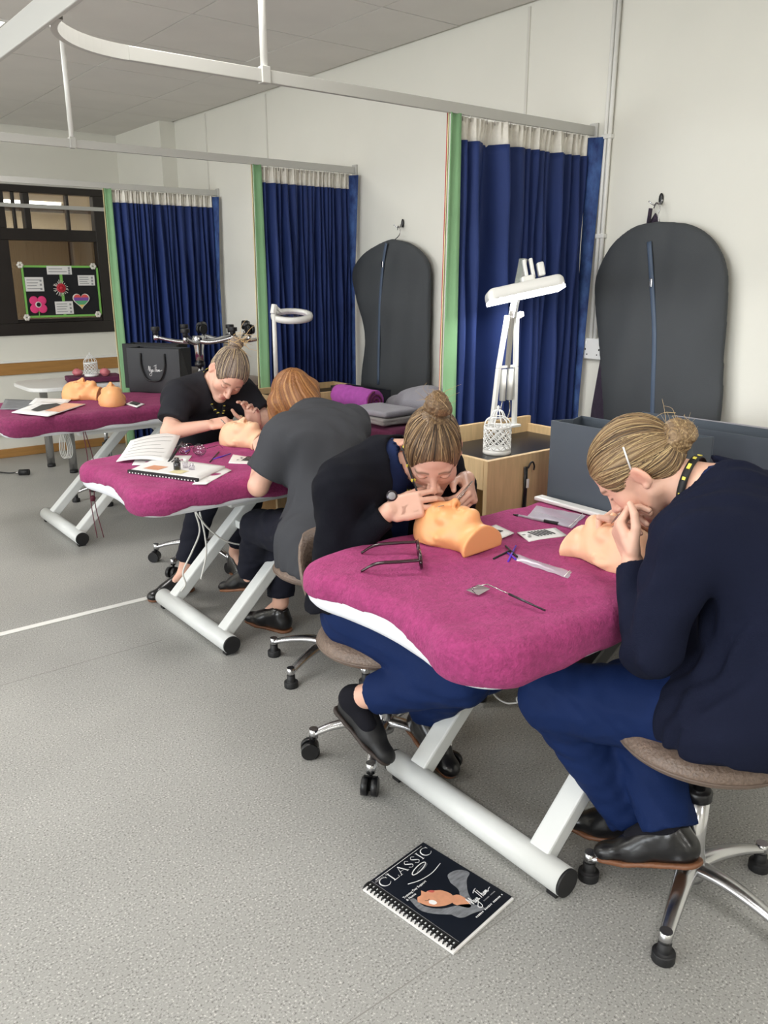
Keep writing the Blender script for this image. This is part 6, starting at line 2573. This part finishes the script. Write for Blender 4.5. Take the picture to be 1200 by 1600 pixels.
c = pz(797, 862, T1)
t = thing('lash_brushes', 'crossed purple and black lash brushes on the nearest couch', 'brush', c)
for (u0, v0, u1, v1, m_) in ((771, 873, 797, 860, 'ink_black'), (806, 853, 794, 877, 'purple_plastic'), (790, 853, 808, 870, 'ink_black'), (793, 864, 806, 874, 'purple_plastic')):
    MB().tube([pz(u0, v0, T1 + .004), pz(u1, v1, T1 + .006)], .0026, 6).build('brush_handle', m_, t)
c = pz(340, 715, T2)
t = thing('lash_brushes', 'purple and black lash brushes near the spectacles on the middle couch', 'brush', c)
for (u0, v0, u1, v1, m_) in ((328, 722, 342, 706, 'ink_black'), (332, 718, 360, 709, 'purple_plastic'), (290, 706, 296, 703, 'purple_plastic'), (276, 718, 250, 724, 'ink_black')):
    MB().tube([pz(u0, v0, T2 + .004), pz(u1, v1, T2 + .006)], .003, 6).build('brush_handle', m_, t)

# mirror on a stalk
a, b_, c = pz(732, 922, T1 + .012), pz(762, 913, T1 + .030), pz(852, 954, T1 + .006)
t = thing('lash_mirror', 'small square mirror on a thin metal stalk lying on the nearest couch', 'mirror', pz(745, 925, T1))
m0 = [pz(728, 922, T1 + .010), pz(748, 930, T1 + .004), pz(766, 920, T1 + .006), pz(748, 913, T1 + .016)]
o = MB().quad(*m0).build('mirror_plate', 'mirror', t)
o.modifiers.new('thick', 'SOLIDIFY').thickness = .0014
MB().tube([m0[0] * .5 + m0[3] * .5, b_], .0014, 6).build('wire', 'steel', t)
MB().tube([b_, b_ * .6 + c * .4], .0013, 6).build('stalk', 'steel', t)
MB().tube([b_ * .62 + c * .38, c], [.0030, .0022], 8).build('handle', 'gunmetal', t)

# ------------------------------------------------------------------ couch three: magazines, phone card
zc3 = T3 + .002
paper('magazine', 'dark printed magazine page at the left edge of the farthest couch', 'magazine', [(0, 640), (48, 640), (62, 626), (8, 624)], zc3, 'cover_grey', th=.002)
paper('magazine', 'white magazine page lying at the back of the paper pile', 'magazine', [(45, 632), (104, 631), (112, 624), (56, 622)], zc3 + .003, th=.002)
t, P = paper('magazine', 'open magazine with tan photo nearest the edge of the farthest couch', 'magazine', [(18, 645), (75, 651), (134, 632), (64, 628)], zc3 + .006, th=.003, lines=3)
S_ = Sheet(P[0], P[1] - P[0], P[3] - P[0])
w, h = np.linalg.norm(P[1] - P[0]), np.linalg.norm(P[3] - P[0])
qq = lambda i, j, dz: (P[0] * (1 - i) + P[1] * i) * (1 - j) + (P[3] * (1 - i) + P[2] * i) * j + np.array([0, 0, dz])
MB().quad(qq(.62, .30, .0045), qq(.98, .30, .0045), qq(.98, .97, .0045), qq(.55, .97, .0045)).build('photo', 'cover_skin', t)
MB().add([qq(.30, .25, .0055), qq(.52, .20, .0055), qq(.62, .45, .0055), qq(.60, .8, .0055), qq(.42, .9, .0055), qq(.22, .7, .0055)], [(0, 1, 2, 3, 4, 5)]).build('dark_photo', 'ink_black', t)
t, P = paper('phone_card', 'white card with black phone on it beside the crown of the training head', 'phone', [(196, 632), (214, 637), (226, 632), (206, 628)], zc3, th=.004)
MB().obox((P[0] + P[2]) / 2 + (0, 0, .007), (P[1] - P[0]) * .3, (P[3] - P[0]) * .32, (0, 0, .002)).build('phone', 'ink_black', t)

# ribbon hanging from the far couch
a = pz(128, 666, T3 - .07)
t = thing('hanging_ribbon', 'dark red tie hanging from the farthest couch to the floor', 'ribbon', a * (1, 1, 0))
for k_, (dx, e) in enumerate(((0, .06), (.03, .12))):
    pts = smooth_path([a + (dx * .2, -.005, 0), a + (dx + .01, -.01, -.2), a + (dx * .7, -.02, -.42), a + (dx + .005, -.03 - e * .3, -.62)], 6)
    MB().tube(pts, .007, 6, flat=.25, up=(1, 0, 0)).build('ribbon_tail', 'ribbon_plum', t)
MB().sphere(a + (.012, -.02, -.40), (.016, .012, .018), 10, 8).build('knot', 'ribbon_plum', t)


# ------------------------------------------------------------------ towels and bundles at the heads of the couches
def soft(name, label, cat, c, h, r, m, ang=0.0, amp=.004, k=26, seed=1, vox=.008, folds=0):
    """folded or bunched cloth: rounded block with uneven surface; folds = fold layers read on the sides"""
    R = np.array(Matrix.Rotation(ang, 3, 'Z')).T
    S = SDF().u(rbox(c, h, r, R))
    wf = wrinkle(amp, seed, k)
    c = np.asarray(c, float)

    def post(P, d):
        d = wf(P, d)
        if folds:
            z = (P[:, 2] - c[2] + h[2]) / (2 * h[2]) * folds
            d = d + .0045 * np.exp(-((z - np.round(z)) / .13) ** 2)
        return d
    S.post = post
    H = np.array([max(h[0], h[1]) * 1.5 + .03] * 2 + [h[2] + .04])
    o = S.build(name, m, c - H, c + H, vox)
    return tag(o, label, cat)


def towel_roll(label, a, b, r, m, me):
    a, b = np.asarray(a, float), np.asarray(b, float)
    t = thing('towel_roll', label, 'towel', (a + b) / 2 - (0, 0, r))
    S = SDF().u(frustum(a, b, r, r)).cut(plane(a, b - a))
    S.post = wrinkle(.0015, 5, 150)
    S.build('roll', m, np.minimum(a, b) - r - .02, np.maximum(a, b) + r + .02, .007, t)
    x, y, d = frame_z(b - a)
    for e, sg in ((a, -1), (b, 1)):
        P = [e + d * sg * .004 + (x * math.cos(q) + y * math.sin(q)) * (r * .16 + r * .72 * q / 14) for q in np.linspace(0, 14, 50)]
        MB().tube(P, r * .085, 6).build('roll_end', me, t)
    return t


soft('folded_towel', 'thick plum folded towel under the grey towels at the head of the middle couch', 'towel', (2.36, 3.02, T2 + .045), (.16, .30, .044), .03, 'towel_plum', 0, .003, 90, 1, folds=2)
soft('folded_towel', 'upper grey folded towel with pale top beside the purple roll', 'towel', (2.29, 2.90, T2 + .143), (.10, .13, .014), .012, 'blanket_grey', .05, .0014, 70, 2, .006)
soft('folded_towel', 'lower grey folded towel resting on the plum towel', 'towel', (2.29, 2.90, T2 + .111), (.105, .135, .019), .014, 'towel_grey', .0, .0014, 70, 3, .006, folds=2)
towel_roll('bright purple rolled towel at the head of the middle couch', (2.40, 3.10, T2 + .148), (2.40, 3.40, T2 + .15), .055, 'towel_purple', 'towel_plum')
S = SDF()
for (c, r_) in (((2.66, 2.98, T2 + .09), (.15, .20, .11)), ((2.62, 2.80, T2 + .07), (.14, .16, .09)), ((2.68, 3.16, T2 + .07), (.13, .16, .09)), ((2.60, 2.95, T2 + .15), (.10, .16, .06))):
    S.u(ell(c, r_), .06)
S.cut(plane((0, 0, T2 + .002), (0, 0, 1)), .01)
S.post = wrinkle(.007, 21, 45)
tag(S.build('grey_blanket', 'blanket_grey', (2.3, 2.5, T2 - .02), (2.92, 3.45, T2 + .32), .010), 'crumpled grey blanket bundled at the head of the middle couch', 'blanket')
soft('grey_cushion', 'large smooth grey cushion at the head of the nearest couch', 'cushion', (2.70, 1.42, T1 + .095), (.13, .36, .10), .085, 'blanket_grey', 0, .004, 12, 4, .011)
c = px(1100, 678, 2.545)
towel_roll('plum rolled towel between the grey cushion and the slate bags', (2.55, c[1] - .03, T1 + .19), (2.55, c[1] + .22, T1 + .19), .028, 'towel_plum', 'towel_plum')

# far couch: striped towel stack and coral puff
c = py(280, 583, 5.10)
soft('folded_towel', 'striped grey folded towels stacked right of the black gift bag', 'towel', (c[0] + .02, 5.10, T3 + .065), (.10, .12, .064), .02, 'towel_grey', .3, .002, 30, 6, .007, folds=5)
c = py(270, 563, 5.10)
S = SDF().u(ell((c[0], 5.10, T3 + .150), (.045, .045, .028)))
S.post = wrinkle(.006, 3, 220)
tag(S.build('bath_puff', 'puff_coral', (c[0] - .08, 5.02, T3 + .10), (c[0] + .08, 5.18, T3 + .20), .006), 'coral bath puff lying on the striped towels', 'bath puff')

# ------------------------------------------------------------------ white table by the back wall
t = thing('white_table', 'white round-cornered table with thick chrome legs by the back wall', 'table', (2.15, 6.42, 0))
rr_ = []
for cx_, cy_, a0_ in ((2.51, 6.58, 0), (1.79, 6.58, 90), (1.79, 6.26, 180), (2.51, 6.26, 270)):
    rr_ += [(cx_ + .14 * math.cos(math.radians(a0_ + q)), cy_ + .14 * math.sin(math.radians(a0_ + q))) for q in range(0, 91, 15)]
MB().prism(rr_, .642, .671).build('table_top', 'white_plastic', t, bevel=.005)
for (x, y) in ((1.85, 6.58), (1.92, 6.26), (2.5, 6.58), (2.5, 6.26)):
    MB().tube([(x, y, .02), (x, y, .645)], .030, 20).build('leg', 'brushed_alu', t)
    MB().tube([(x, y, 0), (x, y, .022)], .031, 20).build('foot', 'black_rubber', t)
zt4 = .671
c = pz(125, 594, zt4)
soft('folded_towel', 'dark plum folded towel under the lantern on the white table', 'towel', (2.16, 6.32, zt4 + .024), (.20, .13, .023), .016, 'towel_plum', -.2, .003, 26, 7, .008, folds=2)
birdcage('pale bird-cage lantern on the plum towel at the back', (2.13, 6.27, zt4 + .048), 1.05)
for k_, (u, lb_) in enumerate(((119, 'pink candle left of the lantern on the plum towel'), (149, 'pink candle right of the lantern on the plum towel'))):
    q = pz(u, 592, zt4 + .048)
    cc = (2.13 + (-.085 if k_ == 0 else .085), 6.27 + (.055 if k_ == 0 else -.055), zt4 + .048)
    t = thing('candle', lb_, 'candle', cc)
    S = SDF().u(ell((cc[0], cc[1], cc[2] + .028), (.038, .038, .03)))
    S.cut(plane((0, 0, cc[2]), (0, 0, 1)))
    S.post = wrinkle(.003, 4 + k_, 120)
    S.build('wax', 'candle_pink', np.array(cc) - .06, np.array(cc) + .08, .006, t)
    MB().tube([(cc[0], cc[1], cc[2] + .055), (cc[0], cc[1], cc[2] + .066)], .0015, 5).build('wick', 'ink_black', t)

# second oak trolley behind the middle couch
qx0, qx1, qy0, qy1, qz = 2.10, 2.72, 3.545, 3.90, .865
t = thing('wooden_trolley', 'light oak trolley beside the round magnifier lamp, mostly hidden', 'trolley', ((qx0 + qx1) / 2, (qy0 + qy1) / 2, 0))
MB().box((qx0, qy0, .06), (qx1, qy0 + .018, qz)).build('side_panel', 'wood_oak', t, bevel=.002)
MB().box((qx0, qy1 - .018, .06), (qx1, qy1, qz)).build('side_panel', 'wood_oak', t, bevel=.002)
MB().box((qx1 - .018, qy0 + .018, .06), (qx1, qy1 - .018, qz)).build('back_panel', 'wood_oak', t, bevel=.002)
MB().box((qx0, qy0 + .018, qz - .1), (qx0 + .018, qy1 - .018, qz)).build('drawer_front', 'wood_oak', t, bevel=.002)
MB().box((qx0 + .018, qy0 + .018, qz - .045), (qx1 - .018, qy1 - .018, qz - .032)).build('tray_top', 'black_plastic', t)
MB().box((qx0 + .01, qy0 + .018, .08), (qx1 - .018, qy1 - .018, .098)).build('shelf', 'wood_oak', t)
for x in (qx0 + .05, qx1 - .05):
    for y in (qy0 + .04, qy1 - .04):
        MB().lathe([(0, 0), (.02, 0), (.024, .024), (.02, .046), (.008, .06), (0, .06)], (x, y, 0), 12).build('castor', 'black_plastic', t)

# ------------------------------------------------------------------ cables
t = thing('coiled_cable', 'white coiled cable hanging under the nearest couch', 'cable', pz(800, 1100, 0))
yk = Y1 - .2
P0 = [px(758, 1056, 1.62), px(772, 1085, 1.62), px(790, 1098, 1.62), px(808, 1098, 1.62)]
MB().tube(smooth_path(P0, 6), .0028, 6).build('lead', 'cable_white', t)
A, Bq = px(808, 1096, 1.62), px(860, 1020, 1.74)
pts = []
for i in range(90):
    u = i / 89
    q = A * (1 - u) + Bq * u + np.array([0, 0, -.02 * math.sin(math.pi * u)])
    a_ = 2 * math.pi * u * 10
    pts.append(q + np.array([.008 * math.cos(a_), .004 * math.sin(a_), .010 * math.sin(a_)]))
MB().tube(pts, .0024, 5).build('coil', 'cable_white', t)
t = thing('power_cable', 'white cable looping down under the middle couch to the floor', 'cable', pz(290, 905, 0))
yk = Y2 + .1
for k_, Q in enumerate(([(305, 800), (312, 830), (300, 862), (286, 893), (290, 912), (283, 924)], [(312, 800), (320, 836), (322, 866), (314, 905)], [(306, 800), (325, 825), (352, 845), (384, 853)])):
    MB().tube(smooth_path([py(u, v, yk - .03 * k_) for u, v in Q], 6), .0038, 6).build('cable_run', 'cable_white', t)
t = thing('cable_bundle', 'tied bundle of white cable hanging below the farthest couch', 'cable', pz(100, 712, 0))
for k_ in range(4):
    c = py(99 + k_ * 1.5, 697, 5.0)
    MB().tube([c + np.array([.022 * math.sin(a_) + .004 * k_, .01 * math.sin(2 * a_), .075 * math.cos(a_)]) for a_ in np.linspace(0, 2 * math.pi, 24)], .0035, 5).build('loop', 'cable_white', t)
MB().tube(smooth_path([py(100, 684, 5.0), py(99, 670, 4.98), (*py(100, 664, 4.97)[:2], T3 - .10)], 4), .0035, 5).build('lead', 'cable_white', t)
t = thing('floor_plug', 'black plug at the end of a dark cable on the floor at the left', 'plug', pz(38, 738, 0))
c = pz(38, 738, .02)
MB().tube([c + (-.03, .02, 0), c + (.03, -.02, 0)], .024, 14).build('plug_body', 'black_rubber', t)
MB().tube(smooth_path([c + (-.03, .02, 0), pz(26, 738, .01), pz(12, 739, .006), pz(-20, 735, .006)], 5), .005, 6).build('cable', 'black_rubber', t)
MB().tube([c + (-.03, .02, 0), c + (-.055, .035, 0)], .009, 8).build('strain_relief', 'steel', t)


# ------------------------------------------------------------------ tools in the hands, lanyards
def tweezers(label, a, b, open_=.004, m='steel'):
    a, b = np.asarray(a, float), np.asarray(b, float)
    t = thing('tweezers', label, 'tweezers', a)
    x, y, d = frame_z(b - a)
    for sg in (-1, 1):
        MB().tube(smooth_path([a, a * .55 + b * .45 + x * sg * open_, b + x * sg * .0006], 5), [.0022] * 8 + [.0014] * 3, 6, flat=.5).build('tweezer_arm', m, t)
    return t


tweezers('long silver tweezers held upright in the left hand of the person with the high bun', py(738, 752, 1.55), py(692, 806, 1.56))
tweezers('dark curved tweezers in the right hand of the person with the high bun', py(655, 795, 1.62), py(688, 808, 1.58), m='ink_black')
tweezers('fine silver tweezers between the fingers of the person in the navy cardigan', px(975, 796, 1.60), px(955, 818, 1.60))
tweezers('silver tweezers held over the training head on the middle couch', py(345, 655, 3.30), py(354, 664, 3.28))
q = py(676, 808, 1.60)
